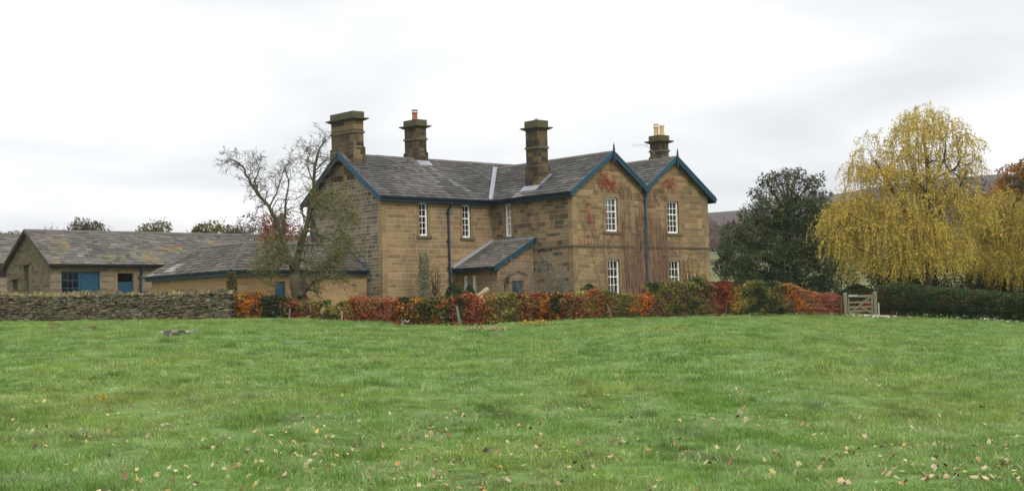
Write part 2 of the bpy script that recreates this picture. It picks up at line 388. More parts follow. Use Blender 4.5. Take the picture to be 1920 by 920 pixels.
# ------------------------------------------------------------------ roofs and walls
def slates(mb, O, t, s, n, L, SL, umin, umax, pal, seed=0, e0=.27, e1=.17, w0=.34, streak=None, lift=0.0):
    """courses of stone slates on a slope: O eave start, t along the eave, s up the slope, n outward"""
    rr = random.Random(seed); O, t, s, n = Vector(O), Vector(t), Vector(s), Vector(n); v = 0.0
    while v < SL - .02:
        e = lerp(e0, e1, v / SL); v1 = min(v + e, SL); vm = (v + v1) / 2
        lo, hi = umin(vm), umax(vm); u = lo - rr.random() * w0
        while u < hi:
            wd = w0 * rr.uniform(.6, 1.35); a, b = max(u, lo), min(u + wd - .008, hi); u += wd
            if b - a < .04: continue
            th = rr.uniform(.018, .032); j = rr.uniform(-.012, .012); top = min(v1 + e * .45, SL + .02)
            c = rr.choice(pal); k = rr.uniform(.82, 1.18)
            nz = noise.noise(Vector(((a + O.x) * .5, v * .5, seed + .5))); k *= 1 + nz * .35
            c = [x * k for x in c]
            if streak: c = streak((a + b) / 2, vm, c, rr)
            mb.tint = tuple(c)
            def P(uu, vv, h): return O + t * uu + s * vv + n * (h + lift)
            mb.hexa([P(a, v + j, .004), P(b, v + j, .004), P(b, top, -.012), P(a, top, -.012),
                     P(a, v + j, th + .014), P(b, v + j, th + .014 + rr.uniform(-.006, .006)), P(b, top, .004), P(a, top, .004)], skip=(0,))
        v = v1
SLP = [(.072, .068, .062), (.064, .06, .055), (.086, .081, .074), (.053, .05, .046), (.074, .071, .060), (.10, .094, .086)]
SLB = [(.105, .095, .082), (.09, .082, .072), (.125, .113, .098), (.075, .069, .062), (.11, .10, .085)]
def wallq(mb, p, t, z0, z1, L, holes=(), depth=.16, inward=(0, 1, 0)):
    """vertical wall from p along t with rectangular openings (u0, u1, z0, z1) and their reveals"""
    p, t, inn = Vector(p), Vector(t), Vector(inward)
    us = sorted({0.0, L} | {h[0] for h in holes} | {h[1] for h in holes}); zs = sorted({z0, z1} | {h[2] for h in holes} | {h[3] for h in holes})
    P = lambda u, z: Vector((p.x + t.x * u, p.y + t.y * u, z))
    for i in range(len(us) - 1):
        for j in range(len(zs) - 1):
            um, zm = (us[i] + us[i + 1]) / 2, (zs[j] + zs[j + 1]) / 2
            if any(h[0] < um < h[1] and h[2] < zm < h[3] for h in holes): continue
            mb.poly([P(us[i], zs[j]), P(us[i + 1], zs[j]), P(us[i + 1], zs[j + 1]), P(us[i], zs[j + 1])])
    for h in holes:
        a, b, c, d = h; q = inn * depth
        for A, B in ((P(a, c), P(a, d)), (P(b, d), P(b, c)), (P(a, d), P(b, d)), (P(b, c), P(a, c))):
            mb.poly([A, B, B + q, A + q])
def sash(root, p, t, inn, u0, u1, z0, z1, cols, rows, label=None, surround=.15, sill=True, curtain=0, fr='white', trim='trim', meet=None):
    """sliding sash window set into a reveal; p + t*u on the wall plane, inn points inside"""
    p, t, inn = Vector(p), Vector(t), Vector(inn)
    P = lambda u, d, z: Vector((p.x, p.y, 0)) + t * u + inn * d + Vector((0, 0, z))
    mb = MB()
    def bar(ua, ub, za, zb, d0, d1): mb.hexa([P(ua, d0, za), P(ub, d0, za), P(ub, d1, za), P(ua, d1, za), P(ua, d0, zb), P(ub, d0, zb), P(ub, d1, zb), P(ua, d1, zb)])
    fw_ = .07
    bar(u0, u0 + fw_, z0, z1, .10, .2); bar(u1 - fw_, u1, z0, z1, .10, .2); bar(u0 + fw_, u1 - fw_, z1 - fw_, z1, .10, .2); bar(u0 + fw_, u1 - fw_, z0, z0 + .09, .09, .2)
    win = mb.build('window', M[fr], root, HM)
    if label: win['label'] = label
    g = MB(); mb = MB(); a, b, c, d = u0 + fw_, u1 - fw_, z0 + .09, z1 - fw_
    m_ = meet if meet else (c + (d - c) * .5)
    bar(a, b, m_ - .025, m_ + .025, .115, .17)
    for k in range(1, cols): x = a + (b - a) * k / cols; bar(x - .013, x + .013, c, d, .125, .16)
    for lo, hi, n in ((c, m_ - .025, rows[0]), (m_ + .025, d, rows[1])):
        for k in range(1, n): z = lo + (hi - lo) * k / n; bar(a, b, z - .013, z + .013, .127, .158)
    mb.build('glazing_bars', M[fr], win, HM)
    g.poly([P(a, .148, c), P(b, .148, c), P(b, .148, d), P(a, .148, d)]); g.build('pane', M['glass'], win, HM)
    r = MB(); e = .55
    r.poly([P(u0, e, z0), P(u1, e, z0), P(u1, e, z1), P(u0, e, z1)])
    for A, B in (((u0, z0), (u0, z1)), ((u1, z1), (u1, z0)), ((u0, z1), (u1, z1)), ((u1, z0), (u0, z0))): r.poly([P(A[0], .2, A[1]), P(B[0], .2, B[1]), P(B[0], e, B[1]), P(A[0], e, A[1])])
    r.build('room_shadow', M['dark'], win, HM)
    if curtain:
        r = MB(); n = 9
        def drape(ua, ub, zl, zh):
            for k in range(n):
                q0, q1 = ua + (ub - ua) * k / n, ua + (ub - ua) * (k + 1) / n; d0, d1 = .27 + .02 * (k % 2), .27 + .02 * ((k + 1) % 2)
                r.poly([P(q0, d0, zl), P(q1, d1, zl), P(q1, d1, zh), P(q0, d0, zh)])
        if curtain == 1: drape(a, b, m_ + .1, d)
        if curtain == 2: drape(a, a + (b - a) * .3, c, d); drape(b - (b - a) * .25, b, c, d)
        if curtain == 3: drape(a, b, c, m_)
        r.build('curtain', M['curtain'], win, HM)
    if surround:
        s_ = MB(); w_ = surround
        def blk(ua, ub, za, zb, pr=.018): s_.hexa([P(ua, -pr, za), P(ub, -pr, za), P(ub, .03, za), P(ua, .03, za), P(ua, -pr, zb), P(ub, -pr, zb), P(ub, .03, zb), P(ua, .03, zb)])
        blk(u0 - w_, u0 - .002, z0, z1 + .002); blk(u1 + .002, u1 + w_, z0, z1 + .002); blk(u0 - w_, u1 + w_, z1 + .002, z1 + .19)
        s_.build('surround', M[trim], win, HM)
        if sill:
            s_ = MB(); blk(u0 - w_ - .04, u1 + w_ + .04, z0 - .13, z0 - .002, .07); s_.build('sill', M['trimdark'], win, HM)
    return win
def bargeboard(root, p, q, inn, w=.27, th=.05, mat='blue', cap=True):
    """sloping board from p to q (top edge), thickness towards inn"""
    p, q, inn = Vector(p), Vector(q), Vector(inn); dn = Vector((0, 0, -w)); mb = MB()
    mb.hexa([p + dn, q + dn, q + dn + inn * th, p + dn + inn * th, p, q, q + inn * th, p + inn * th])
    o2 = -inn * .03; c1 = Vector((0, 0, -.10))
    mb.hexa([p + c1 + o2, q + c1 + o2, q + c1 - inn * .001, p + c1 - inn * .001, p + o2 + Vector((0, 0, .02)), q + o2 + Vector((0, 0, .02)), q - inn * .001 + Vector((0, 0, .02)), p - inn * .001 + Vector((0, 0, .02))])
    return mb.build('bargeboard', M[mat], root, HM)
def gutter(root, p, q, out_, mat='bluedk', r=.075, fascia=.2, fin=.12):
    """half round gutter along p-q with the fascia board behind it"""
    p, q, o_ = Vector(p), Vector(q), Vector(out_); d = q - p; g = MB(); n = 7
    prof = [(math.cos(a) * r, -abs(math.sin(a)) * r) for a in [math.pi * k / n for k in range(n + 1)]]
    for (a, b), (c, e) in zip(prof, prof[1:]):
        A = p + o_ * (a + r) + Vector((0, 0, b)); B = p + o_ * (c + r) + Vector((0, 0, e)); g.poly([A, A + d, B + d, B])
        k = .85; A2 = p + o_ * (a * k + r) + Vector((0, 0, b * k)); B2 = p + o_ * (c * k + r) + Vector((0, 0, e * k)); g.poly([B2, B2 + d, A2 + d, A2])
    for e in (p, q): g.poly([e + o_ * (a + r) + Vector((0, 0, b)) for a, b in prof])
    gg = g.build('gutter', M[mat], root, HM)
    f = MB(); i = -o_ * .03; z = Vector((0, 0, -fascia)); up_ = Vector((0, 0, .0))
    f.hexa([p + z, q + z, q + z + i, p + z + i, p + up_, q + up_, q + i + up_, p + i + up_])
    b = -o_ * (fin + .2); f.hexa([p + z + i, q + z + i, q + z + b, p + z + b, p + z * .85 + i, q + z * .85 + i, q + z * .85 + b, p + z * .85 + b])
    f.build('fascia', M[mat], root, HM); return gg
def ridgecap(mb, p, q, w=.17, step=.45, dv=None):
    """angular ridge or hip tiles laid end to end"""
    p, q = Vector(p), Vector(q); L = (q - p).length; n = max(1, int(L / step)); d = (q - p) / n; s_ = d.cross(Vector((0, 0, 1))).normalized(); rr = random.Random(int(L * 100))
    upn = s_.cross(d).normalized()
    for i in range(n):
        a = p + d * i + upn * rr.uniform(0, .012); b = a + d * .985; k = .6
        for sg in (-1, 1):
            e = s_ * w * sg - upn * w * k
            mb.hexa([a + e, b + e, b, a, a + e + upn * .035, b + e + upn * .035, b + upn * .045, a + upn * .045])
def downpipe(root, p, ztop, zbot, out_, mat='bluedk', swan=.3, r=.05):
    p, o_ = Vector((p[0], p[1], 0)), Vector(out_); Z = Vector((0, 0, 1)); mb = MB()
    mb.tube([p + o_ * (.1 + swan) + Z * ztop, p + o_ * (.1 + swan) + Z * (ztop - .12), p + o_ * .09 + Z * (ztop - .42), p + o_ * .09 + Z * zbot], r, 8)
    dp = mb.build('downpipe', M[mat], root, HM)
    z = ztop - .55
    while z > zbot + .3:
        k = MB(); k.tube([p + o_ * .09 + Z * (z - .04), p + o_ * .09 + Z * (z + .04)], r + .018, 8); k.beam(p + o_ * .0 + Z * z, p + o_ * .09 + Z * z, .2, .05); z -= 1.35
        k.build('bracket', M[mat], dp, HM)
    return dp

# ------------------------------------------------------------------ farmhouse
W, L, D1, Wg, He, o_, a1, K, zs = 9.802, 6.882, 5.743, 6.003, 5.831, .2915, 2.603, .7037, 3.335
Hr = He + K * (a1 + o_); bm = D1 + Wg / 2; HL = He + K * (Wg / 2 + o_); zval = Hr - K * (W / 2 - a1)
BK = D1 + Wg
house = thing('farmhouse', 'large two storey sandstone farmhouse with twin gables, slate roof and blue bargeboards', 'house', hroot(0, 0, ZG - .3))
z0 = ZG - .3; ze = He + K * o_ - .06
# openings
WG = [(2.26, 3.10, 4.02, 5.66), (2.30, 3.12, .99, 2.66), (6.70, 7.54, 4.02, 5.62), (6.70, 7.54, .99, 2.66)]
mb = MB(); wallq(mb, (0, 0, 0), (1, 0, 0), z0, ze, W, WG)
ro = 0.07
zt = lambda a: (He + K * (a + o_) if a < a1 else Hr - K * (a - a1) if a < W / 2 else zval + K * (a - W / 2) if a < W - a1 else Hr - K * (a - W + a1)) - ro
mb.poly([(0, 0, ze), (W / 2, 0, ze), (W / 2, 0, zt(W / 2)), (a1, 0, zt(a1)), (0, 0, ze + .001)])
mb.poly([(W / 2, 0, ze), (W, 0, ze), (W, 0, ze + .001), (W - a1, 0, zt(W - a1)), (W / 2, 0, zt(W / 2))])
mb.build('gable_wall', M['st_gable'], house, HM)
mb = MB(); wallq(mb, (0, 0, 0), (0, 1, 0), z0, ze, D1, [(4.28, 4.80, 3.98, 5.62)], inward=(1, 0, 0)); mb.build('side_wall', M['st_side'], house, HM)
mb = MB(); wallq(mb, (-L, D1, 0), (1, 0, 0), z0, ze, L, [(-4.62 + L, -4.10 + L, 4.02, 5.62), (-1.92 + L, -1.40 + L, 3.98, 5.60)]); mb.build('front_wall', M['st_front'], house, HM)
mb = MB(); mb.poly([(-L, D1, z0), (-L, BK, z0), (-L, BK, ze), (-L, bm, HL - ro), (-L, D1, ze)]); mb.build('gable_wall', M['st_grey'], house, HM)['label'] = 'weathered grey stone gable wall behind the bare tree'
mb = MB(); mb.poly([(W, 0, z0), (W, BK, z0), (W, BK, ze), (W, 0, ze)]); mb.poly([(-L, BK, z0), (W, BK, z0), (W, BK, ze), (-L, BK, ze)])
mb.poly([(W, D1, ze), (W, BK, ze), (W, bm, HL - ro)]); mb.build('rear_wall', M['st_side'], house, HM)
# quoins, string course, panels
def lshape(a, b, sa, u, v):
    mb = MB(); e = .012 * -sa
    P = [(a + e, b - .012), (a + sa * u, b - .012), (a + sa * u, b + .02), (a + sa * .012, b + .02), (a + sa * .012, b + v), (a + e, b + v)]
    if sa < 0: P = P[::-1]
    mb.poly([(x, y, z0) for x, y in P[::-1]]); mb.poly([(x, y, ze) for x, y in P])
    for (x, y), (q, r) in zip(P, P[1:] + P[:1]): mb.poly([(x, y, z0), (q, r, z0), (q, r, ze), (x, y, ze)])
    mb.build('quoin', M['quoin'], house, HM)
lshape(0, 0, 1, .30, .26); lshape(W, 0, -1, .30, .26); lshape(-L, D1, 1, .28, .25)
mb = MB(); mb.box((-.05, -.05, zs - .08), (W + .05, .02, zs + .02)); mb.box((-.05, .021, zs - .08), (.02, 2.6, zs + .02))
mb.build('string_course', M['trimdark'], house, HM)
for a in (2.26, 6.70):
    for dx in (-.15, .85):
        for q, r in ((2.86, zs - .081), (zs + .021, 3.88)): mb = MB(); mb.box((a + dx, -.016, q), (a + dx + .14, .02, r)); mb.build('window_panel_strip', M['trim'], house, HM)
# windows
sash(house, (0, 0, 0), (1, 0, 0), (0, 1, 0), *WG[0], 3, (3, 2), 'upper left gable window with pale blind', curtain=1, meet=4.02 + .97)
sash(house, (0, 0, 0), (1, 0, 0), (0, 1, 0), *WG[1], 3, (2, 2), curtain=2)
sash(house, (0, 0, 0), (1, 0, 0), (0, 1, 0), *WG[2], 3, (3, 2), curtain=2, meet=4.02 + .95)
sash(house, (0, 0, 0), (1, 0, 0), (0, 1, 0), *WG[3], 3, (2, 2), curtain=0)
sash(house, (0, 0, 0), (0, 1, 0), (1, 0, 0), 4.28, 4.80, 3.98, 5.62, 2, (3, 2), 'narrow upper window above the porch', trim='trim', meet=3.98 + .95)
sash(house, (0, D1, 0), (1, 0, 0), (0, 1, 0), -4.62, -4.10, 4.02, 5.62, 2, (3, 2), meet=4.02 + .95)
sash(house, (0, D1, 0), (1, 0, 0), (0, 1, 0), -1.92, -1.40, 3.98, 5.60, 2, (3, 2), meet=3.98 + .95)
# roofs
def norm2(dx, dz): l = math.hypot(dx, dz); return dx / l, dz / l
cs, sn = norm2(1, K)
def slope_part(nm, O, t, s, n, Lu, SL, umin, umax, pal, seed, root=None, **kw):
    root = root or house
    mb = MB(); mb.tint = (.09, .083, .075); O, t, s, n = Vector(O), Vector(t), Vector(s), Vector(n)
    c = [O + t * umin(0), O + t * umax(0), O + t * umax(SL) + s * SL, O + t * umin(SL) + s * SL]
    lo = [p - n * .06 for p in c]; hi = [p - n * .004 for p in c]; mb.hexa(lo + hi)
    slates(mb, O, t, s, n, Lu, SL, umin, umax, pal, seed, **kw)
    return mb.build(nm, M['slate'], root, HM)
def streakL(u, v, c, rr):
    # pale lichen run below the ridge stack
    A = u - 4.55; d = abs(A - (4.3 - v) * .42); k = 0
    if d < .16 and .5 < v < 4.1: k = .4
    if abs(u - 4.5) < .13 and v < 3.9: k = max(k, .3)
    if abs(u - (.55 + (4.4 - v) * .15)) < .5 and v > 3.0: k = .55
    k *= rr.uniform(.5, 1.2) if rr.random() < .85 else 0
    return [lerp(x, y, k) for x, y in zip(c, (.27, .27, .25))]
SL_L = (Wg / 2 + o_) / cs
slope_part('roof_slope', (-L - o_, D1 - o_, He), (1, 0, 0), (0, cs, sn), (0, -sn, cs), 0, SL_L, lambda v: 0, lambda v: L + o_ + min(v * cs - o_ + .15, a1 + 1.5), SLP, 1, streak=streakL)
slope_part('roof_slope', (W, BK + o_, He), (-1, 0, 0), (0, -cs, sn), (0, sn, cs), 0, SL_L, lambda v: -o_, lambda v: L + W + o_, SLP, 2, w0=.6, e0=.4)
mbq = MB(); mbq.tint = (.1, .09, .08); mbq.hexa([(a1 + 1, D1 - o_ + 2, He + K * 2 - .06), (W, D1 - o_ + 2, He + K * 2 - .06), (W, bm, HL - .06), (a1 + 1, bm, HL - .06), (a1 + 1, D1 - o_ + 2, He + K * 2 - .004), (W, D1 - o_ + 2, He + K * 2 - .004), (W, bm, HL - .004), (a1 + 1, bm, HL - .004)])
mbq.build('roof_slope', M['slate'], house, HM)
SL_R = (a1 + o_) / cs
def streakR(u, v, c, rr):
    return [lerp(x, y, .5) for x, y in zip(c, (.25, .25, .23))] if (3.0 < u < 4.3 and v < .42 and rr.random() < .6) else c
slope_part('roof_slope', (-o_, -o_, He), (0, 1, 0), (cs, 0, sn), (-sn, 0, cs), 0, SL_R, lambda v: 0, lambda v: D1 + v * cs + .1, SLP, 3, streak=streakR)
SL_M = (W / 2 - a1) / cs
slope_part('roof_slope', (W / 2, -o_, zval), (0, 1, 0), (-cs, 0, sn), (sn, 0, cs), 0, SL_M, lambda v: 0, lambda v: bm, SLP, 4)
slope_part('roof_slope', (W / 2, -o_, zval), (0, 1, 0), (cs, 0, sn), (-sn, 0, cs), 0, SL_M, lambda v: 0, lambda v: bm, SLP, 5)
slope_part('roof_slope', (W + o_, -o_, He), (0, 1, 0), (-cs, 0, sn), (sn, 0, cs), 0, SL_R, lambda v: 0, lambda v: bm, SLP, 6, w0=.5)
mb = MB(); ridgecap(mb, (-L - o_, bm, HL), (W, bm, HL)); ridgecap(mb, (a1, -o_, Hr), (a1, D1 + a1, Hr)); ridgecap(mb, (W - a1, -o_, Hr), (W - a1, D1 + a1, Hr))
mb.build('ridge_tiles', M['ridge'], house, HM)
mb = MB(); vp = Vector((-o_, D1 - o_, He)); vq = Vector((a1, D1 + a1, Hr)); dn_ = (vq - vp); side = Vector((1, -1, 0)).normalized(); nup = Vector((0, 0, 1))
for sg in (-1, 1):
    e = side * .11 * sg + Vector((0, 0, .07))
    mb.poly([vp + nup * .055, vq + nup * .055, vq + e + nup * .055, vp + e + nup * .055])
mb.build('valley_lead', M['lead'], house, HM)
mb = MB(); mb.hexa([(W / 2 - .2, -o_, zval + .02), (W / 2 + .2, -o_, zval + .02), (W / 2 + .2, bm, zval + .02), (W / 2 - .2, bm, zval + .02), (W / 2 - .2, -o_, zval + .17), (W / 2 + .2, -o_, zval + .17), (W / 2 + .2, bm, zval + .17), (W / 2 - .2, bm, zval + .17)]); mb.build('valley_lead', M['lead'], house, HM)
# bargeboards, gutters, finials
yb = -o_ - .03
up2 = .05
bargeboard(house, (-o_ - .03, yb, He + up2), (a1, yb, Hr + up2), (0, 1, 0)); bargeboard(house, (a1, yb, Hr + up2), (W / 2, yb, zval + up2), (0, 1, 0))
bargeboard(house, (W / 2, yb, zval + up2), (W - a1, yb, Hr + up2), (0, 1, 0)); bargeboard(house, (W - a1, yb, Hr + up2), (W + o_ + .03, yb, He + up2), (0, 1, 0))
xb = -L - o_ - .03
bargeboard(house, (xb, D1 - o_ - .03, He + up2), (xb, bm, HL + up2), (1, 0, 0), w=.3, mat='blue'); bargeboard(house, (xb, bm, HL + up2), (xb, BK + o_, He + up2), (1, 0, 0), w=.3, mat='bluedk')
gutter(house, (-o_, -o_ - .02, He - .02), (-o_, D1 - o_ - .02, He - .02), (-1, 0, 0)); gutter(house, (-L - o_, D1 - o_, He - .02), (-o_ - .1, D1 - o_, He - .02), (0, -1, 0))
gutter(house, (W + o_, -o_ - .02, He - .02), (W + o_, BK + o_, He - .02), (1, 0, 0))
for a in (a1, W - a1):
    mb = MB(); mb.box((a - .045, yb - .07, Hr - .5), (a + .045, yb - .005, Hr + .18)); mb.lathe((a, yb - .035, 0), [(.045, Hr + .17), (.03, Hr + .22), (.055, Hr + .27), (.02, Hr + .33), (.012, Hr + .42)], 8); mb.build('finial', M['bluedk'], house, HM)
downpipe(house, (W / 2 + .1, 0, 0), zval - .1, z0, (0, -1, 0), 'blue', .15, .055)
mb = MB(); mb.box((W / 2 - .06, -.28, zval - .3), (W / 2 + .26, -.02, zval - .05)); mb.build('rainwater_hopper', M['bluedk'], house, HM)
downpipe(house, (-2.88, D1, 0), He - .12, z0, (0, -1, 0), 'bluedk', .24, .055)
downpipe(house, (-L, BK - .35, 0), He - .3, z0, (-1, 0, 0), 'bluedk', .05, .05)
# chimneys
def chimney(a0, a1_, b0, b1, zb, zbase, zband, zledge, ztop, mat, pots=(), lead=None):
    mb = MB(); e = .055
    mb.box((a0 - e, b0 - e, zb), (a1_ + e, b1 + e, zbase)); mb.hexa([(a0 - e, b0 - e, zbase), (a1_ + e, b0 - e, zbase), (a1_ + e, b1 + e, zbase), (a0 - e, b1 + e, zbase), (a0, b0, zbase + .07), (a1_, b0, zbase + .07), (a1_, b1, zbase + .07), (a0, b1, zbase + .07)], skip=(0,))
    mb.box((a0, b0, zbase + .02), (a1_, b1, zledge)); ch = mb.build('chimney', M[mat], house, HM)
    mb = MB(); mb.box((a0 - .05, b0 - .05, zband - .05), (a1_ + .05, b1 + .05, zband + .05)); mb.build('band', M['trimdark'], ch, HM)
    mb = MB(); x = .2
    mb.hexa([(a0, b0, zledge - .1), (a1_, b0, zledge - .1), (a1_, b1, zledge - .1), (a0, b1, zledge - .1), (a0 - x, b0 - x, zledge), (a1_ + x, b0 - x, zledge), (a1_ + x, b1 + x, zledge), (a0 - x, b1 + x, zledge)])
    mb.box((a0 - x, b0 - x, zledge + .001), (a1_ + x, b1 + x, zledge + .05)); mb.box((a0 - .035, b0 - .035, zledge + .051), (a1_ + .035, b1 + .035, ztop)); mb.build('cap', M['captop'], ch, HM)
    for (pa, pb, h, r, m_, cowl) in pots:
        mb = MB(); mb.lathe((pa, pb, ztop), [(r * 1.2, -.02), (r * 1.15, .06), (r, .1), (r * .92, h - .08), (r * 1.1, h - .07), (r * 1.1, h)], 12)
        if cowl:
            for k in range(4): an = k * math.pi / 2; mb.beam((pa + r * .8 * math.cos(an), pb + r * .8 * math.sin(an), ztop + h), (pa + r * .8 * math.cos(an), pb + r * .8 * math.sin(an), ztop + h + .1), .015, .015)
            mb.lathe((pa, pb, ztop + h + .1), [(r * 1.35, 0), (r * 1.3, .02), (.02, .05)], 12)
        mb.build('chimney_pot', M[m_], ch, HM)
    if lead:
        mb = MB(); mb.hexa([Vector(q) for q in lead]); mb.build('flashing', M['lead'], ch, HM)
    return ch
zL = lambda b: He + K * (b - D1 + o_)
zR = lambda a: He + K * (a + o_)
def apronL(a0, a1_, b0, d=.3, g=.1): return [(a0 - g, b0 - d, zL(b0 - d) + .03), (a1_ + g, b0 - d, zL(b0 - d) + .03), (a1_ + g, b0, zL(b0) + .03), (a0 - g, b0, zL(b0) + .03), (a0 - g, b0 - d, zL(b0 - d) + .06), (a1_ + g, b0 - d, zL(b0 - d) + .06), (a1_ + g, b0, zL(b0) + .1), (a0 - g, b0, zL(b0) + .1)]
def apronR(a0, b0, b1, d=.3, g=.1): return [(a0 - d, b0 - g, zR(a0 - d) + .03), (a0, b0 - g, zR(a0) + .03), (a0, b1 + g, zR(a0) + .03), (a0 - d, b1 + g, zR(a0 - d) + .03), (a0 - d, b0 - g, zR(a0 - d) + .06), (a0, b0 - g, zR(a0) + .1), (a0, b1 + g, zR(a0) + .1), (a0 - d, b1 + g, zR(a0 - d) + .06)]
chimney(-6.83, -6.22, 7.93, 9.77, 6.8, 8.40, 9.15, 9.79, 10.15, 'st_chim')['label'] = 'broad chimney on the left gable with no pots'
chimney(-2.50, -1.88, 8.5, 9.5, 7.2, 8.45, 9.15, 9.79, 10.13, 'st_chimdark', [(-2.2, 9.0, .42, .14, 'potred', True)], apronL(-2.5, -1.88, 8.45))['label'] = 'sooty ridge chimney with one red pot'
chimney(.47, 1.14, 2.74, 3.60, 5.9, 7.36, 8.28, 9.24, 9.62, 'st_chimdark', [(.8, 3.15, .12, .09, 'metal', False)], apronR(.41, 2.69, 3.65))['label'] = 'tall dark chimney low on the roof slope above the porch'
chimney(7.33, 7.93, .88, 1.63, 7.0, 8.0, 8.32, 8.80, 9.12, 'st_chimdark', [(7.62, 1.42, .5, .125, 'pot', True), (7.66, 1.06, .52, .125, 'pot', False)])['label'] = 'right hand chimney with two buff pots'
mb = MB(); A = Vector((7.3, 1.25, 8.15)); B = A + Vector((-.25, .35, .5)); Cc = B + Vector((-.55, .45, .0)); mb.tube([A, B], .015, 5); mb.tube([B, Cc], .012, 5)
for k in range(6): p = B.lerp(Cc, k / 5); mb.tube([p + Vector((0, 0, -.12)), p + Vector((0, 0, .12))], .008, 4)
mb.build('television_aerial', M['metal'], house, HM)
# stepped lead soakers beside the stack above the porch
mb = MB()
for k in range(5): a = .5 + k * .14; mb.box((a, 2.60, zR(a) + .03), (a + .15, 2.68, zR(a) + .2))
mb.build('flashing', M['lead'], house, HM)

# porch (part of the house)
PA, PB = -2.35, 2.77; pe = 2.42
mb = MB(); wallq(mb, (PA, PB, 0), (1, 0, 0), z0, 2.2, -PA, [(-1.42 - PA, -.63 - PA, z0 + .1, 1.76)], .2); mb.poly([(PA, PB, 2.2), (0, PB, 2.2), (0, PB, 3.72), (PA, PB, 2.45)])
wallq(mb, (PA, PB, 0), (0, 1, 0), z0, 2.42, D1 - PB, [(4.30 - PB, 4.68 - PB, .9, 2.08), (4.94 - PB, 5.32 - PB, .9, 2.08)], .16, (1, 0, 0))
porch = mb.build('porch', M['st_front'], house, HM)
pk = (3.81 - pe) / (2.66); pc, ps = norm2(1, pk)
slope_part('porch_roof', (-2.68, PB - .22, pe), (0, 1, 0), (pc, 0, ps), (-ps, 0, pc), 0, 2.68 / pc, lambda v: 0, lambda v: D1 - PB + .2, [(.13, .115, .094), (.11, .098, .083), (.15, .135, .112), (.095, .085, .07)], 9)
bargeboard(house, (-2.71, PB - .25, pe + .04), (-.01, PB - .25, 3.84), (0, 1, 0), w=.24)
gutter(house, (-2.68, PB - .24, pe - .02), (-2.68, D1 - .12, pe - .02), (-1, 0, 0), fascia=.18)
mb = MB(); mb.hexa([(-2.68, D1 - .2, pe + .03), (0, D1 - .2, 3.83), (0, D1 - .003, 3.83), (-2.68, D1 - .003, pe + .03), (-2.68, D1 - .2, pe + .07), (0, D1 - .2, 3.87), (0, D1 - .003, 3.95), (-2.68, D1 - .003, pe + .15)])
mb.box((-.14, PB - .2, 3.75), (-.003, D1 - .21, 3.87)); mb.build('flashing', M['lead'], house, HM)
mb = MB(); mb.box((PA - .03, PB - .03, 1.78), (-1.56, PB + .02, 1.86)); mb.box((PA - .03, PB + .021, 1.78), (PA + .02, 4.1, 1.86)); mb.box((-1.66, PB - .02, z0), (-1.56, PB + .02, 1.779))
mb.box((PA - .015, PB - .015, z0), (PA + .25, PB + .01, 1.779)); mb.build('porch_trim', M['trim'], house, HM)
mb = MB(); ac = -1.02
for sg in (-1, 1): mb.hexa([(ac, PB - .06, 2.18), (ac + sg * .62, PB - .06, 1.96), (ac + sg * .62, PB + .01, 1.96), (ac, PB + .01, 2.18), (ac, PB - .06, 2.27), (ac + sg * .62, PB - .06, 2.04), (ac + sg * .62, PB + .01, 2.04), (ac, PB + .01, 2.27)])
mb.build('door_pediment', M['trimdark'], house, HM)
mb = MB(); mb.box((-1.42, PB + .12, z0 + .1), (-.63, PB + .17, 1.76)); door = mb.build('door', M['bluemid'], house, HM)
mb = MB(); mb.box((-1.3, PB + .1, 1.0), (-1.08, PB + .119, 1.6)); mb.box((-.97, PB + .1, 1.0), (-.75, PB + .119, 1.6)); mb.box((-1.3, PB + .1, .1), (-1.08, PB + .119, .8)); mb.box((-.97, PB + .1, .1), (-.75, PB + .119, .8)); mb.build('door_panel', M['bluedk'], door, HM)
mb = MB(); mb.lathe((-.73, PB + .08, .85), [(.01, -.03), (.03, 0), (.01, .03)], 8); mb.build('handle', M['iron'], door, HM)
for u in (4.30, 4.94): sash(house, (PA, 0, 0), (0, 1, 0), (1, 0, 0), u, u + .38, .9, 2.08, 2, (2, 2), 'small narrow porch window', surround=.09, sill=False)
# lantern
mb = MB(); A = Vector((-1.9, PB, 1.62)); mb.box((-1.94, PB - .03, 1.25), (-1.86, PB - .001, 1.55)); mb.tube([A + Vector((0, -.02, -.2)), A + Vector((0, -.14, -.22)), A + Vector((0, -.2, -.12)), A + Vector((0, -.2, -.02))], .014, 6)
mb.lathe((-1.9, PB - .2, 1.6), [(.04, 0), (.06, .02), (.105, .22), (.13, .24), (.05, .33), (.02, .36), (.025, .39), (.005, .43)], 6)
t_ = mb.build('wall_lantern', M['iron'], None, HM); tag(t_, 'black iron lantern on the porch wall beside the blue front door', 'lantern')

# ------------------------------------------------------------------ L-shaped outbuilding
oa, ob, oe = -14.41, 6.77, 2.38; hw = 2.12; orr = 3.75; kk = (orr - oe) / hw; c2, s2 = norm2(1, kk); bE = 14.62; ins = .22
outb = thing('outbuilding', 'low L-shaped sandstone outbuilding with hipped slate roof behind the bare tree', 'outbuilding', hroot(oa, ob, ZG - .2))
zz = ZG - .2
mb = MB(); wallq(mb, (oa + ins, ob + ins, 0), (1, 0, 0), zz, oe + .1, -L - .02 - oa - ins, [(-12.0 - oa - ins, -11.45 - oa - ins, zz + .05, 1.9)], .15)
mb.poly([(-L - .02, ob + ins, zz), (-L - .02, ob + 2 * hw - ins, zz), (-L - .02, ob + 2 * hw - ins, oe), (-L - .02, ob + hw, orr - .1), (-L - .02, ob + ins, oe)])
wallq(mb, (oa + ins, ob + ins, 0), (0, 1, 0), zz, oe + .1, bE - ob - 2 * ins, (), .15, (1, 0, 0)); mb.poly([(oa + ins, bE - ins, zz), (oa + 2 * hw - ins, bE - ins, zz), (oa + 2 * hw - ins, bE - ins, oe), (oa + ins, bE - ins, oe)])
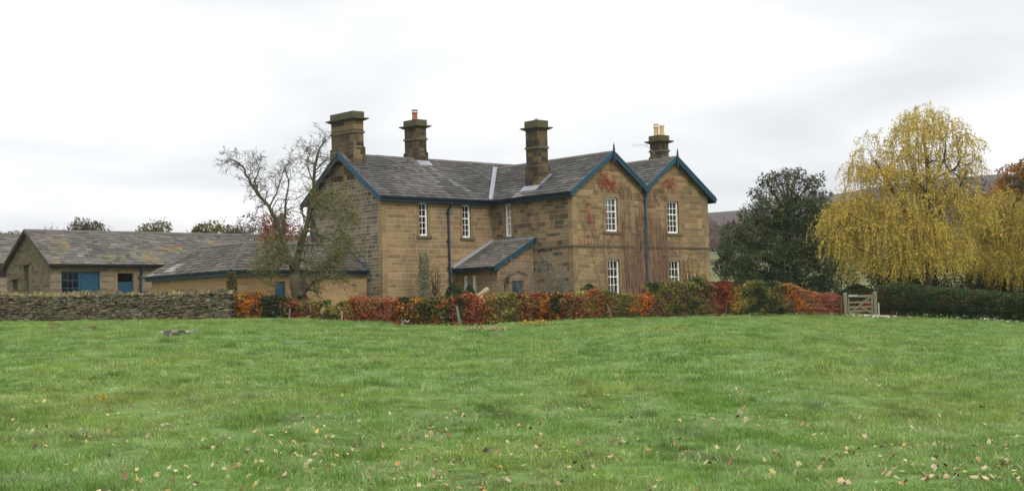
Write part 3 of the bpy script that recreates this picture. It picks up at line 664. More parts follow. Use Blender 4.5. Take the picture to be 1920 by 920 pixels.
mb.poly([(oa + 2 * hw - ins, ob + 2 * hw, zz), (oa + 2 * hw - ins, bE - ins, zz), (oa + 2 * hw - ins, bE - ins, oe), (oa + 2 * hw - ins, ob + 2 * hw, oe)]); mb.poly([(oa + 2 * hw, ob + 2 * hw - ins, zz), (-L, ob + 2 * hw - ins, zz), (-L, ob + 2 * hw - ins, oe), (oa + 2 * hw, ob + 2 * hw - ins, oe)])
mb.build('wall', M['st_out'], outb, HM)
SLo = hw / c2; PO = [(.095, .083, .066), (.08, .07, .057), (.115, .10, .082), (.065, .058, .048)]
LA = -L - .12 - oa; LB = bE - ob; rb = 1.75
slope_part('roof_slope', (oa, ob, oe), (1, 0, 0), (0, c2, s2), (0, -s2, c2), 0, SLo, lambda v: v * c2, lambda v: LA, PO, 21, outb)
def strO(u, v, c, rr):
    return [lerp(x, y, .6) for x, y in zip(c, (.33, .32, .27))] if (abs(u - 6.2 + v * .3) < .35 and .25 < v < 1.0) or (abs(u - 7.4) < .3 and v < .3) else c
slope_part('roof_slope', (oa, ob, oe), (0, 1, 0), (c2, 0, s2), (-s2, 0, c2), 0, SLo, lambda v: v * c2, lambda v: LB - v * c2 * rb / hw, PO, 22, outb, streak=strO)
slope_part('roof_slope', (oa + 2 * hw, ob, oe), (0, 1, 0), (-c2, 0, s2), (s2, 0, c2), 0, SLo, lambda v: hw, lambda v: LB - v * c2 * rb / hw, PO, 23, outb, w0=.6, e0=.4)
slope_part('roof_slope', (oa, ob + 2 * hw, oe), (1, 0, 0), (0, -c2, s2), (0, s2, c2), 0, SLo, lambda v: hw, lambda v: LA, PO, 24, outb, w0=.6, e0=.4)
mb = MB(); mb.tint = (.12, .11, .09); mb.poly([(oa, bE, oe), (oa + 2 * hw, bE, oe), (oa + hw, bE - rb, orr)]); mb.build('roof_slope', M['slate'], outb, HM)
mb = MB(); hpnt = (oa + hw, ob + hw, orr + .02); ridgecap(mb, (oa, ob, oe + .03), hpnt, .14, .4); ridgecap(mb, hpnt, (oa + LA, ob + hw, orr + .02), .15); ridgecap(mb, hpnt, (oa + hw, bE - rb, orr + .02), .15); ridgecap(mb, (oa, bE, oe + .03), (oa + hw, bE - rb, orr + .02), .14, .4)
mb.build('ridge_tiles', M['ridge'], outb, HM)
gutter(outb, (oa, ob, oe - .0), (oa + LA, ob, oe - .0), (0, -1, 0), fascia=.2, fin=0); gutter(outb, (oa, ob - .05, oe - .0), (oa, bE, oe - .0), (-1, 0, 0), fascia=.22, fin=0)
bargeboard(outb, (oa + LA + .02, ob - .03, oe + .05), (oa + LA + .02, ob + hw, orr + .05), (-1, 0, 0), w=.14, th=.04)
mb = MB(); mb.box((-12.0, ob + ins + .08, zz), (-11.45, ob + ins + .13, 1.9)); mb.build('door', M['bluemid'], outb, HM)
downpipe(outb, (-10.52, ob + ins, 0), oe - .08, zz, (0, -1, 0), 'bluedk', .1, .055)

# ------------------------------------------------------------------ barns
ba, bb, be = -17.34, 18.8, 3.18; bh_ = 2.91; br = 5.03; kb = (br - be) / bh_; c3, s3 = norm2(1, kb); BL = 17.5; zb_ = .1
def lichen(u, v, c, rr):
    n = noise.noise(Vector((u * .8, v * .9, 4.4))) + .45 * noise.noise(Vector((u * 2.7, v * 2.7, 1.4)))
    if n > .30 and rr.random() < .5: return [lerp(x, y, rr.uniform(.12, .6)) for x, y in zip(c, (.25, .19, .04))]
    if n < -.35 and rr.random() < .4: return [x * 1.35 for x in c]
    return c
barn = thing('barn', 'long low stone barn with lichened slate roof and blue joinery', 'barn', hroot(ba, bb, zb_))
bw_ = [(.76, 2.80, 1.6, 2.86), (3.74, 4.63, .6, 2.76)]
mb = MB(); wallq(mb, (ba + .2, bb + .3, 0), (1, 0, 0), zb_, be + .1, BL, [(a - .2, b - .2, c, d) for a, b, c, d in bw_], .18); mb.build('front_wall', M['st_barn'], barn, HM)
mb = MB(); gb0, gb1 = bb + .3, bb + 2 * bh_ - .3; x = ba + .2
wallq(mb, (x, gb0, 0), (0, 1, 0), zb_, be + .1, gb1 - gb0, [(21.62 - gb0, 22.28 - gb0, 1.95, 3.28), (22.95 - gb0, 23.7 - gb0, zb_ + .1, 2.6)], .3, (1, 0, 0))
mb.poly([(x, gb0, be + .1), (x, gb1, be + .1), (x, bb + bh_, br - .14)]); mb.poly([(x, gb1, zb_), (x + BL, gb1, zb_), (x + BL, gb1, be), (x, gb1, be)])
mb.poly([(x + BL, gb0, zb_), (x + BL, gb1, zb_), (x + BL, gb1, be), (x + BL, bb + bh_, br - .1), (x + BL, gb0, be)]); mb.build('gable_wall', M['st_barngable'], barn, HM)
SLb = bh_ / c3
slope_part('roof_slope', (ba, bb, be), (1, 0, 0), (0, c3, s3), (0, -s3, c3), 0, SLb, lambda v: 0, lambda v: BL + .4, SLB, 31, barn, streak=lichen, e0=.24, e1=.16)
slope_part('roof_slope', (ba, bb + 2 * bh_, be), (1, 0, 0), (0, -c3, s3), (0, s3, c3), 0, SLb, lambda v: 0, lambda v: BL + .4, SLB, 32, barn, w0=.7, e0=.5)
mb = MB(); ridgecap(mb, (ba, bb + bh_, br), (ba + BL + .4, bb + bh_, br), .16, .5); mb.build('ridge_tiles', M['ridge'], barn, HM)
for q in ((ba - .01, bb, be), (ba - .01, bb + 2 * bh_, be)): bargeboard(barn, q, (ba - .01, bb + bh_, br), (1, 0, 0), w=.15, mat='bark')
gutter(barn, (ba, bb, be - .03), (ba + BL + .4, bb, be - .03), (0, -1, 0), 'iron', .06, .1)
downpipe(barn, (-12.36, bb + .3, 0), be - .1, zb_, (0, -1, 0), 'bluedk', .18, .06)
a, b, c, d = bw_[0]; a += ba; b += ba; yf = bb + .3
wn = MB(); wn.box((a, yf + .05, c), (a + .06, yf + .13, d)); wn.box((a + .9, yf + .05, c), (a + 1.02, yf + .13, d)); wn.box((b - .07, yf + .05, c), (b, yf + .13, d)); wn.box((a + .061, yf + .052, d - .08), (b - .071, yf + .13, d)); wn.box((a + .061, yf + .052, c), (a + .899, yf + .13, c + .07))
for z in (c + .42, c + .80): wn.box((a + .061, yf + .06, z - .02), (a + .899, yf + .12, z + .02))
for k in (1, 2): wn.box((a + .06 + .28 * k - .012, yf + .07, c + .071), (a + .06 + .28 * k + .012, yf + .11, d - .081))
win = wn.build('window', M['bluemid'], barn, HM); win['label'] = 'wide blue window with glazed left half and boarded right half'
wn = MB(); wn.box((a + 1.021, yf + .09, c), (b - .071, yf + .12, d - .081)); wn.build('board', M['bluemid'], win, HM)
wn = MB(); wn.box((a + 1.1, yf + .06, c), (b - .12, yf + .089, c + .75)); wn.build('shutter', M['bluemid'], win, HM)
wn = MB(); wn.poly([(a + .06, yf + .1, c + .07), (a + .9, yf + .1, c + .07), (a + .9, yf + .1, d - .08), (a + .06, yf + .1, d - .08)]); wn.build('pane', M['glass'], win, HM)
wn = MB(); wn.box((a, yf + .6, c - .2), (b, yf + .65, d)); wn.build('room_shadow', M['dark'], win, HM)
a, b, c, d = bw_[1]; a += ba; b += ba
wn = MB(); wn.box((a + .03, yf + .1, c), (b - .03, yf + .15, 2.32)); wd_ = wn.build('half_door', M['bluemid'], barn, HM)
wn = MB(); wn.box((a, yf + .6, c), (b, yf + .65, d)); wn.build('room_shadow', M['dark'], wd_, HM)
wn = MB(); wn.box((a - .16, yf - .02, c), (a - .002, yf + .05, d)); wn.box((b + .002, yf - .02, c), (b + .16, yf + .05, d)); wn.box((a - .16, yf - .02, d + .002), (b + .16, yf + .05, d + .18)); wn.build('surround', M['trim'], wd_, HM)
wn = MB(); wn.box((x + .18, 21.62, 1.95), (x + .22, 22.28, 3.28)); wn.box((x + .18, 22.95, zb_ + .1), (x + .22, 23.7, 2.6)); wn.build('opening_board', M['barkgrey'], barn, HM)
for nm_, q, r in (('lintel', (x - .06, 21.5, 3.29), (x + .02, 22.4, 3.42)), ('sill', (x - .08, 21.5, 1.83), (x + .02, 22.4, 1.94)), ('lintel', (x - .06, 22.85, 2.61), (x + .02, 23.8, 2.75))): wn = MB(); wn.box(q, r); wn.build(nm_, M['trimdark'], barn, HM)
# second barn beyond, at the left edge
P0 = HMI @ at(14, 494, 84); sb = (P0.x - 12, P0.y, P0.z)
barn2 = thing('barn', 'further stone barn cut off by the left edge of the view', 'barn', hroot(sb[0], sb[1], zb_))
mb = MB(); wallq(mb, (sb[0], sb[1] + .3, 0), (1, 0, 0), zb_, sb[2], 16, [(11.5, 12.1, sb[2] - .8, sb[2] - .2)], .2); mb.poly([(sb[0], sb[1] + 6, zb_), (sb[0] + 16, sb[1] + 6, zb_), (sb[0] + 16, sb[1] + 6, sb[2]), (sb[0], sb[1] + 6, sb[2])])
for q in (0, 16): mb.poly([(sb[0] + q, sb[1] + .3, zb_), (sb[0] + q, sb[1] + 6, zb_), (sb[0] + q, sb[1] + 6, sb[2]), (sb[0] + q, sb[1] + 3.1, sb[2] + 1.8), (sb[0] + q, sb[1] + .3, sb[2])])
mb.build('wall', M['st_barn'], barn2, HM)
slope_part('roof_slope', (sb[0] - .2, sb[1], sb[2]), (1, 0, 0), (0, c3, s3), (0, -s3, c3), 0, 3.1 / c3, lambda v: 0, lambda v: 16.4, SLB, 41, barn2, streak=lichen)
slope_part('roof_slope', (sb[0] - .2, sb[1] + 6.2, sb[2]), (1, 0, 0), (0, -c3, s3), (0, s3, c3), 0, 3.1 / c3, lambda v: 0, lambda v: 16.4, SLB, 42, barn2, w0=.7, e0=.5)
mb = MB(); mb.box((sb[0] + 11.5, sb[1] + .45, sb[2] - .8), (sb[0] + 12.1, sb[1] + .5, sb[2] - .2)); mb.build('window', M['dark'], barn2, HM)

# ------------------------------------------------------------------ dry stone wall
def dry_wall():
    A, B = foot(-260), foot(436); top0, top1 = at(0, 546, 60).z, at(430, 543.5, 60).z
    d = Vector((B.x - A.x, B.y - A.y, 0)); Lw = d.length; d.normalize(); nrm = Vector((d.y, -d.x, 0))  # towards the camera
    t = thing('dry_stone_wall', 'mossy dry stone field wall with upright coping stones in front of the barn', 'wall', Matrix.Translation((B.x, B.y, B.z - .1)))
    rr = random.Random(5); mb = MB(); cp_ = MB()
    X = lambda u: A + (B - A) * (u / Lw)
    gz = lambda u: ground(X(u).x, X(u).y) - .1
    tz = lambda u: lerp(top0, top1, (u - Lw * .37) / (Lw * .62)) - .17 + .03 * math.sin(u * 1.3) + .02 * math.sin(u * 4.1)
    pal = [(.13, .102, .062), (.095, .075, .046), (.17, .135, .083), (.065, .052, .034), (.115, .11, .052), (.10, .10, .045), (.145, .11, .07), (.20, .175, .125), (.12, .12, .06), (.14, .13, .10)]
    zrel = 0.0; course = 0
    while zrel < 1.55:
        h = rr.uniform(.045, .10) * (1.3 if zrel < .25 else 1); u = -rr.random() * .2
        while u < Lw:
            wd = rr.uniform(.07, .24); g = gz(u); zt_ = tz(u)
            z = g + zrel + .02 * math.sin(u * 2 + course) + rr.gauss(0, .012)
            if z < zt_:
                hh = min(h, zt_ - z + .02) * rr.uniform(.82, .98); fr = max(0, (z - g) / 1.5); off = .27 - .11 * fr + rr.uniform(-.025, .035)
                c = rr.choice(pal); k = rr.uniform(.62, 1.02); mb.tint = tuple(q * k for q in c)
                for back in ((1, -1) if True else (1,)):
                    if back < 0 and (rr.random() < .5): continue
                    P = []
                    for zq in (z, z + hh):
                        for uu, oo in ((u + .008, off), (u + wd - .008, off), (u + wd - .008, 0), (u + .008, 0)):
                            j = lambda s_=.014: rr.uniform(-s_, s_)
                            p = X(uu); P.append(Vector((p.x, p.y, zq)) + nrm * back * (oo + (j(.02) if oo else 0)) + d * j() + Vector((0, 0, j(.01))))
                    mb.hexa(P)
            u += wd
        zrel += h; course += 1
    mb.build('walling', M['drystone'], t, smooth=False)
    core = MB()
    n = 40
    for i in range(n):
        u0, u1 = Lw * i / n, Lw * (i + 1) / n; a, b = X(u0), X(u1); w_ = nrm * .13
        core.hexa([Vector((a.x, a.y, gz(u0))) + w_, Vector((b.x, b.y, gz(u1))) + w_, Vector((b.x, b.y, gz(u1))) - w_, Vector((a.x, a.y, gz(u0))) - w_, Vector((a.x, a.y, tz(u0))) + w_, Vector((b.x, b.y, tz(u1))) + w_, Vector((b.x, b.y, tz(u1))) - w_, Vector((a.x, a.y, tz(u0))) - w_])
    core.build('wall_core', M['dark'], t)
    u = 0
    mossy = [(.22, .19, .055), (.18, .16, .06), (.14, .125, .05), (.22, .195, .10), (.16, .135, .08), (.11, .10, .045)]
    while u < Lw:
        wd = rr.uniform(.05, .11); h = rr.uniform(.11, .22); z = tz(u) - .01; p = X(u); q = X(u + wd * .94); lean = rr.uniform(-.05, .05)
        k = rr.uniform(.7, 1.15); m_ = rr.choice(mossy) if u < Lw * .62 or rr.random() < .35 else rr.choice(pal); cp_.tint = tuple(x_ * k for x_ in m_); wn_ = rr.uniform(.13, .19)
        P = [Vector((p.x, p.y, z)) + nrm * wn_, Vector((q.x, q.y, z)) + nrm * wn_, Vector((q.x, q.y, z)) - nrm * wn_, Vector((p.x, p.y, z)) - nrm * wn_]
        T_ = [v + Vector((0, 0, h * rr.uniform(.8, 1))) + d * lean - (v - Vector((p.x, p.y, z))).project(nrm) * .35 for v in P]
        cp_.hexa(P + T_); u += wd
    cp_.build('coping', M['drystone'], t)
dry_wall()

# ------------------------------------------------------------------ hedge of mixed plants
ORG = (.52, .19, .035); RED = (.27, .072, .035); COP = (.38, .135, .06); RUST = (.30, .13, .05); DKG = (.045, .06, .024); OLV = (.21, .18, .055); YEL = (.46, .33, .05); YG = (.33, .30, .08); BRN = (.17, .12, .065); DRD = (.19, .05, .035); GRN = (.09, .12, .035); PNK = (.38, .17, .11); BLG = (.05, .08, .06)
FIELD_EDGE = [(430, 60)]
def hedge(x0, x1, yt0, yt1, pal, label, dens=1900, size=.062, thick=.75, sparse=0, name='hedge_shrub', round_=.10, cat='hedge', back=0.0, scale=1.6, group='plants of the mixed garden hedge', lump=.13):
    A, B = foot(x0), foot(x1); A = A * ((A.y + back + .3) / A.y); B = B * ((B.y + back + .3) / B.y); A.z = ground(A.x, A.y); B.z = ground(B.x, B.y)
    ZA = at(x0, yt0, A.y).z; ZB = at(x1, yt1, B.y).z
    mid = (A + B) / 2; t = thing(name, label, cat, Matrix.Translation((mid.x, mid.y, min(A.z, B.z))), group)
    d = Vector((B.x - A.x, B.y - A.y, 0)); Lh = d.length; d.normalize(); nb = Vector((-d.y, d.x, 0))
    H = (ZA + ZB) / 2 - (A.z + B.z) / 2; area = Lh * (H + thick); N = int(area * dens * (1 - sparse)); sd_ = R.random() * 50
    P = []; D = []
    for i in range(N):
        ov = .16 / Lh; u = R.uniform(-ov, 1 + ov) + R.gauss(0, .5) * ov; base = A.lerp(B, min(max(u, 0), 1)) + d * ((u - min(max(u, 0), 1)) * Lh); zt_ = lerp(ZA, ZB, u)
        ed = min(u + ov, 1 + ov - u) * Lh; top = zt_ + .09 * noise.noise(Vector((base.x * 1.3, base.y * 1.3, 5))) + .05 * noise.noise(Vector((base.x * 4, base.y * 4, 8))) - (round_ * max(0, 1 - ed / .35) ** 2)
        r = R.random()
        # superellipse cross-section shell
        th = R.uniform(0, math.pi) ; cx_, cz_ = math.cos(th), math.sin(th)
        k = 1 / (abs(cx_) ** 4 + abs(cz_) ** 4) ** .25; q = 1 - abs(R.gauss(0, .13)) if r < .85 else R.uniform(.3, 1)
        v = cx_ * k * q; hz = cz_ * k * q
        n1 = noise.noise(Vector((base.x * 2.2 + sd_, v * 2, hz * 2.5))) * lump * 2 + noise.noise(Vector((base.x * 6 + sd_, v * 5, hz * 6))) * lump
        z = base.z + (top - base.z) * (hz * .97) * (1 + n1 * .5) + .02
        if hz < .12: z = base.z + R.uniform(0, .35) * (top - base.z)
        off = (v * thick / 2) * (1 + n1) * (1 - .12 * (hz < .25))
        p = base + nb * (thick / 2 + off); p.z = z
        if sparse and noise.noise(Vector((p.x * 3.1 + sd_, p.z * 3.1, 2))) > .45 - sparse: continue
        P.append(tuple(p)); D.append((nb.x * v + R.gauss(0, .4), nb.y * v + R.gauss(0, .4), R.gauss(-.1, .5)))
    leaves('foliage', M['leaf'], t, P, size, palette(P, pal, scale, sd_), 1.5, D, jit=.6)
    mb = MB()
    for i in range(int(Lh * 9)):
        u = R.random(); b = A.lerp(B, u) + nb * R.uniform(.15, thick - .15); q = b + Vector((R.gauss(0, .12), R.gauss(0, .08), (lerp(ZA, ZB, u) - b.z) * R.uniform(.75, 1.0)))
        b.z -= .05
        m_ = b.lerp(q, .5) + Vector((R.gauss(0, .04), R.gauss(0, .04), 0)); mb.tube([b, m_, q], [.02, .012, .004], 4, False)
        for k in range(3): s_ = b.lerp(q, R.uniform(.2, .8)); mb.tube([s_, s_ + Vector((R.gauss(0, .15), R.gauss(0, .15), R.uniform(.05, .3)))], [.008, .003], 3, False)
    mb.build('stems', M['bark'], t, uv=False)
    return t
H_ = [
 (433, 482, 552, 549, [(ORG, 4), (RUST, 3), (YEL, 1)], 'bright orange beech end of the hedge beside the dry stone wall', {}),
 (480, 532, 555, 556, [(DKG, 7), (BLG, 2), (OLV, 1)], 'near black green holly in the hedge beside the orange end', {}),
 (526, 550, 558, 561, [(DRD, 2), (RED, 3), (RUST, 2), (OLV, 1)], 'narrow sparse red beech left of the gap under the bare tree', dict(sparse=.3)),
 (562, 592, 560, 563, [(RUST, 2), (RED, 2), (OLV, 2)], 'thin red and olive bush right of the gap under the bare tree', dict(sparse=.35)),
 (590, 652, 562, 564, [(OLV, 3), (YG, 4), (BRN, 1), (GRN, 2)], 'yellow green loose bush in the hedge below the outbuilding corner', dict(sparse=.2)),
 (652, 704, 560, 560, [(RED, 3), (COP, 3), (RUST, 2)], 'dense copper red beech between the yellow green bush and pinkish beech', {}),
 (702, 744, 560, 559, [(PNK, 2), (COP, 3), (RED, 3), (OLV, 1)], 'pinkish copper beech below the left corner of the farmhouse', {}),
 (742, 792, 559, 557, [(DKG, 3), (ORG, 2), (YEL, 1), (DKG, 2), (RUST, 2)], 'dark green and orange patched bush with a yellow foot', dict(scale=2.2)),
 (786, 860, 557, 555, [(DKG, 5), (OLV, 3), (GRN, 2), (COP, 1)], 'dark olive green privet left of the leaning post', {}),
 (856, 922, 553, 553, [(RED, 3), (COP, 4), (ORG, 1), (PNK, 1)], 'glowing red beech right of the leaning post below the porch', {}),
 (918, 988, 550, 550, [(OLV, 4), (YG, 3), (BRN, 3)], 'olive yellow bush in the hedge in front of the front door', {}),
 (984, 1024, 549, 549, [(RED, 3), (RUST, 3), (DRD, 1)], 'rust red beech between the olive bush and the green bush', {}),
 (1020, 1062, 547, 549, [(GRN, 2), (DKG, 4), (ORG, 2), (YEL, 1)], 'orange topped dark green bush below the house corner', dict(scale=1.1)),
 (1058, 1102, 552, 546, [(OLV, 3), (RUST, 2), (DRD, 1), (YG, 2)], 'brownish olive bush right of the orange topped green bush', {}),
 (1098, 1148, 545, 545, [(RUST, 3), (OLV, 3), (COP, 2)], 'mixed rust and olive bush left of the leaning stake', {}),
 (1144, 1196, 544, 550, [(OLV, 4), (GRN, 3), (YG, 1)], 'grey green bush right of the leaning stake', {}),
 (1190, 1240, 552, 549, [(ORG, 4), (COP, 3), (OLV, 1)], 'low flame orange bush in front of the downpipe between the gables', {}),
 (1232, 1342, 530, 526, [(BRN, 3), (OLV, 4), (GRN, 2), (DKG, 1)], 'tall fuzzy brown green bush in front of the right gable', dict(lump=.17)),
 (1338, 1382, 528, 528, [(DRD, 4), (RED, 3), (RUST, 1)], 'dark crimson beech at the right corner of the farmhouse', {}),
 (1376, 1400, 532, 530, [(YEL, 3), (YG, 3), (DKG, 2)], 'narrow bright yellow bush beside the crimson beech', {}),
 (1392, 1486, 527, 529, [(DKG, 5), (GRN, 2), (OLV, 3)], 'broad dark green hedge plant in front of the evergreen tree', {}),
 (1480, 1536, 530, 545, [(RUST, 2), (ORG, 3), (COP, 3), (OLV, 1)], 'orange red beech sloping down to the right', {}),
 (1532, 1584, 547, 551, [(RED, 4), (PNK, 2), (COP, 2)], 'low rounded red beech behind the wires left of the gate', dict(round_=.2)),
 (1618, 1664, 566, 570, [(RED, 4), (ORG, 1), (COP, 3)], 'small red beech seen through the wooden gate', dict(back=1.6, round_=.25, sparse=.1)),
]
for x0, x1, a, b, pal, lab, kw in H_: hedge(x0, x1, a, b, pal, lab, **kw)
hedge(1640, 2080, 529, 566, [((.042, .068, .025), 5), ((.06, .09, .03), 3), ((.095, .085, .035), 2)], 'long clipped dark conifer hedge below the willow', size=.07, dens=1100, thick=1.4, name='conifer_hedge', group=None, lump=.05, back=.6, round_=.3)

# ------------------------------------------------------------------ trees
def branch(mb, p, d, L_, r, depth, tips, rr, droop=0.0, wig=.25, n=5, kids=3, spread=.75, thin=.62, minr=.006, prob=.55):
    """a crooked branch that splits again and again"""
    pts = [p.copy()]; rs = [r]; d = d.normalized(); st = L_ / n
    for i in range(n):
        d = (d + Vector((rr.gauss(0, wig), rr.gauss(0, wig), rr.gauss(0, wig) - droop))).normalized(); p = p + d * st; pts.append(p.copy()); rs.append(max(minr, r * (1 - .55 * (i + 1) / n)))
        if depth > 0 and i >= 1:
            for _ in range(kids if i < n - 1 else kids + 1):
                if rr.random() < prob:
                    q = Vector((rr.gauss(0, 1), rr.gauss(0, 1), rr.gauss(.15, .8))).normalized(); nd = (d * (1 - spread) + q * spread).normalized()
                    branch(mb, p, nd, L_ * rr.uniform(.45, .7), max(minr, rs[-1] * thin), depth - 1, tips, rr, droop, wig, max(3, n - 1), kids, spread, thin, minr, prob)
        if depth <= 1: tips.append((tuple(p), tuple(d)))
    mb.tube(pts, rs, 6 if r > .05 else 4 if r > .015 else 3, False)
def limb(mb, pxs, Y, r0, r1, tips, rr, depth=2, tw=.9, every=1, dz=0.0, bk=2, **kw):
    P = []
    for i, (x, y) in enumerate(pxs): P.append(at(x, y, Y + dz * i / len(pxs)))
    Q = [P[0]]
    for a, b in zip(P, P[1:]):
        for k in (1, 2, 3): Q.append(a.lerp(b, k / 3) + Vector((rr.gauss(0, .02), rr.gauss(0, .05), rr.gauss(0, .02))))
    rs = [lerp(r0, r1, (i / (len(Q) - 1)) ** .8) for i in range(len(Q))]
    mb.tube(Q, rs, 8 if r0 > .05 else 5, True)
    for i in range(2, len(Q), every):
        for _ in range(bk):
            d = (Q[i] - Q[i - 1]).normalized() * .4 + Vector((rr.gauss(0, .7), rr.gauss(0, .7), rr.gauss(.15, .6)))
            branch(mb, Q[i].copy(), d, tw * rr.uniform(.5, 1.15) * (1 - .35 * i / len(Q)), max(.009, rs[i] * .4), depth, tips, rr, **kw)
    return Q
def bare_tree():
    rr = random.Random(21); Y = 61.0; b = at(566, 588, Y)
    t = thing('bare_tree', 'old crooked nearly leafless apple tree in front of the outbuilding', 'tree', Matrix.Translation((b.x, b.y, ground(b.x, b.y))))
    mb = MB(); tips = []
    Q = [at(*p) for p in ((568, 592, Y), (565, 570, Y), (560, 552, Y), (555, 532, Y), (552, 514, Y))]; mb.tube(Q, [.36, .31, .31, .28, .2], 12)
    mb.build('trunk', M['barkgrey'], t, smooth=True)
    mb = MB(); kw = dict(wig=.32, kids=2, prob=.42, spread=.7, minr=.0065)
    limb(mb, [(552, 520), (541, 478), (524, 428), (505, 388), (484, 366), (466, 336), (454, 310), (440, 301), (428, 297)], Y, .12, .02, tips, rr, 2, .9, dz=-.8, **kw)
    limb(mb, [(484, 366), (478, 340), (486, 318), (480, 300)], Y - .4, .04, .015, tips, rr, 2, .8, **kw)
    limb(mb, [(505, 388), (524, 352), (530, 322), (548, 300)], Y - .3, .04, .015, tips, rr, 2, .8, **kw)
    limb(mb, [(540, 478), (532, 440), (535, 390), (541, 345), (536, 315)], Y, .08, .02, tips, rr, 2, .95, dz=1, **kw)
    limb(mb, [(553, 520), (561, 470), (573, 432), (584, 385), (589, 335), (591, 300), (602, 276), (612, 262)], Y, .17, .02, tips, rr, 2, 1.1, dz=.8, **kw)
    limb(mb, [(588, 345), (575, 310), (580, 290), (570, 272)], Y, .04, .012, tips, rr, 2, .75, **kw)
    limb(mb, [(590, 320), (612, 300), (632, 285)], Y, .035, .012, tips, rr, 2, .7, **kw)
    low = []
    limb(mb, [(582, 395), (598, 374), (616, 360), (634, 366), (646, 388), (654, 412)], Y - .2, .09, .02, low, rr, 2, 1.1, dz=-1.0, droop=.09, **kw)
    limb(mb, [(562, 556), (572, 543), (588, 528), (607, 521), (622, 514), (640, 520), (655, 532)], Y - .3, .12, .02, low, rr, 1, .8, dz=-1.0, droop=.05, **kw)
    limb(mb, [(600, 524), (603, 508), (606, 497), (625, 480), (645, 478)], Y - .6, .07, .015, low, rr, 2, .9, droop=.08, **kw)
    limb(mb, [(550, 505), (535, 480), (515, 462), (497, 478), (482, 500)], Y - .2, .08, .015, low, rr, 2, 1.0, dz=-1, droop=.10, **kw)
    limb(mb, [(548, 500), (530, 488), (520, 500), (510, 520)], Y - .4, .05, .012, low, rr, 2, .8, dz=-1, droop=.10, **kw)
    limb(mb, [(573, 432), (600, 440), (625, 452), (640, 440), (655, 455)], Y - .4, .06, .012, low, rr, 2, .95, dz=-1, droop=.09, **kw)
    mb.build('branches', M['barkgrey'], t, uv=False, smooth=True)
    # sparse olive leaves and lichen tufts, mostly low in the crown
    P = []
    for p, d in low:
        for _ in range(3 if rr.random() < .8 else 0): P.append((p[0] + rr.gauss(0, .13), p[1] + rr.gauss(0, .13), p[2] + rr.gauss(0, .13)))
    for p, d in tips:
        if p[2] < 4.0 and rr.random() < .7: 
            for _ in range(2): P.append((p[0] + rr.gauss(0, .06), p[1] + rr.gauss(0, .06), p[2] + rr.gauss(0, .06)))
        elif rr.random() < .03: P.append(p)
    print('bare tree leaves', len(P))
    leaves('foliage', M['leaf'], t, P, .034, palette(P, [((.17, .17, .05), 4), ((.22, .21, .065), 3), ((.12, .105, .04), 2), ((.25, .19, .05), 1)], 1.0), 1.5)
bare_tree()
def clumps(t, cl, pal, size, dens, nm='foliage', flat=None, elong=1.5, seed=1, pscale=.8, hollow=.55):
    """leaf clumps: (x, y, z, rx, ry, rz, weight)"""
    rr = np.random.default_rng(seed); P = []
    for (x, y, z, rx, ry, rz, k) in cl:
        n = int(dens * k * (rx * ry + ry * rz + rx * rz) / 3 * 4); d = rr.normal(size=(n, 3)); d /= np.linalg.norm(d, axis=1)[:, None]
        q = rr.uniform(hollow, 1.0, n) ** .6
        for i in range(n):
            nz = 1 + .45 * noise.noise(Vector(d[i] * 2.2) + Vector((x, y, z))) + .22 * noise.noise(Vector(d[i] * 6) + Vector((z, x, y)))
            if noise.noise(Vector((x + d[i][0] * rx, y + d[i][1] * ry, z + d[i][2] * rz)) * 1.5) > .32: continue
            P.append((x + d[i][0] * rx * q[i] * nz, y + d[i][1] * ry * q[i] * nz, z + d[i][2] * rz * q[i] * nz))
    return leaves(nm, M['leaf'], t, P, size, palette(P, pal, pscale, seed), elong, flat=flat)
def px_r(px, Y): return px * Y / FPX
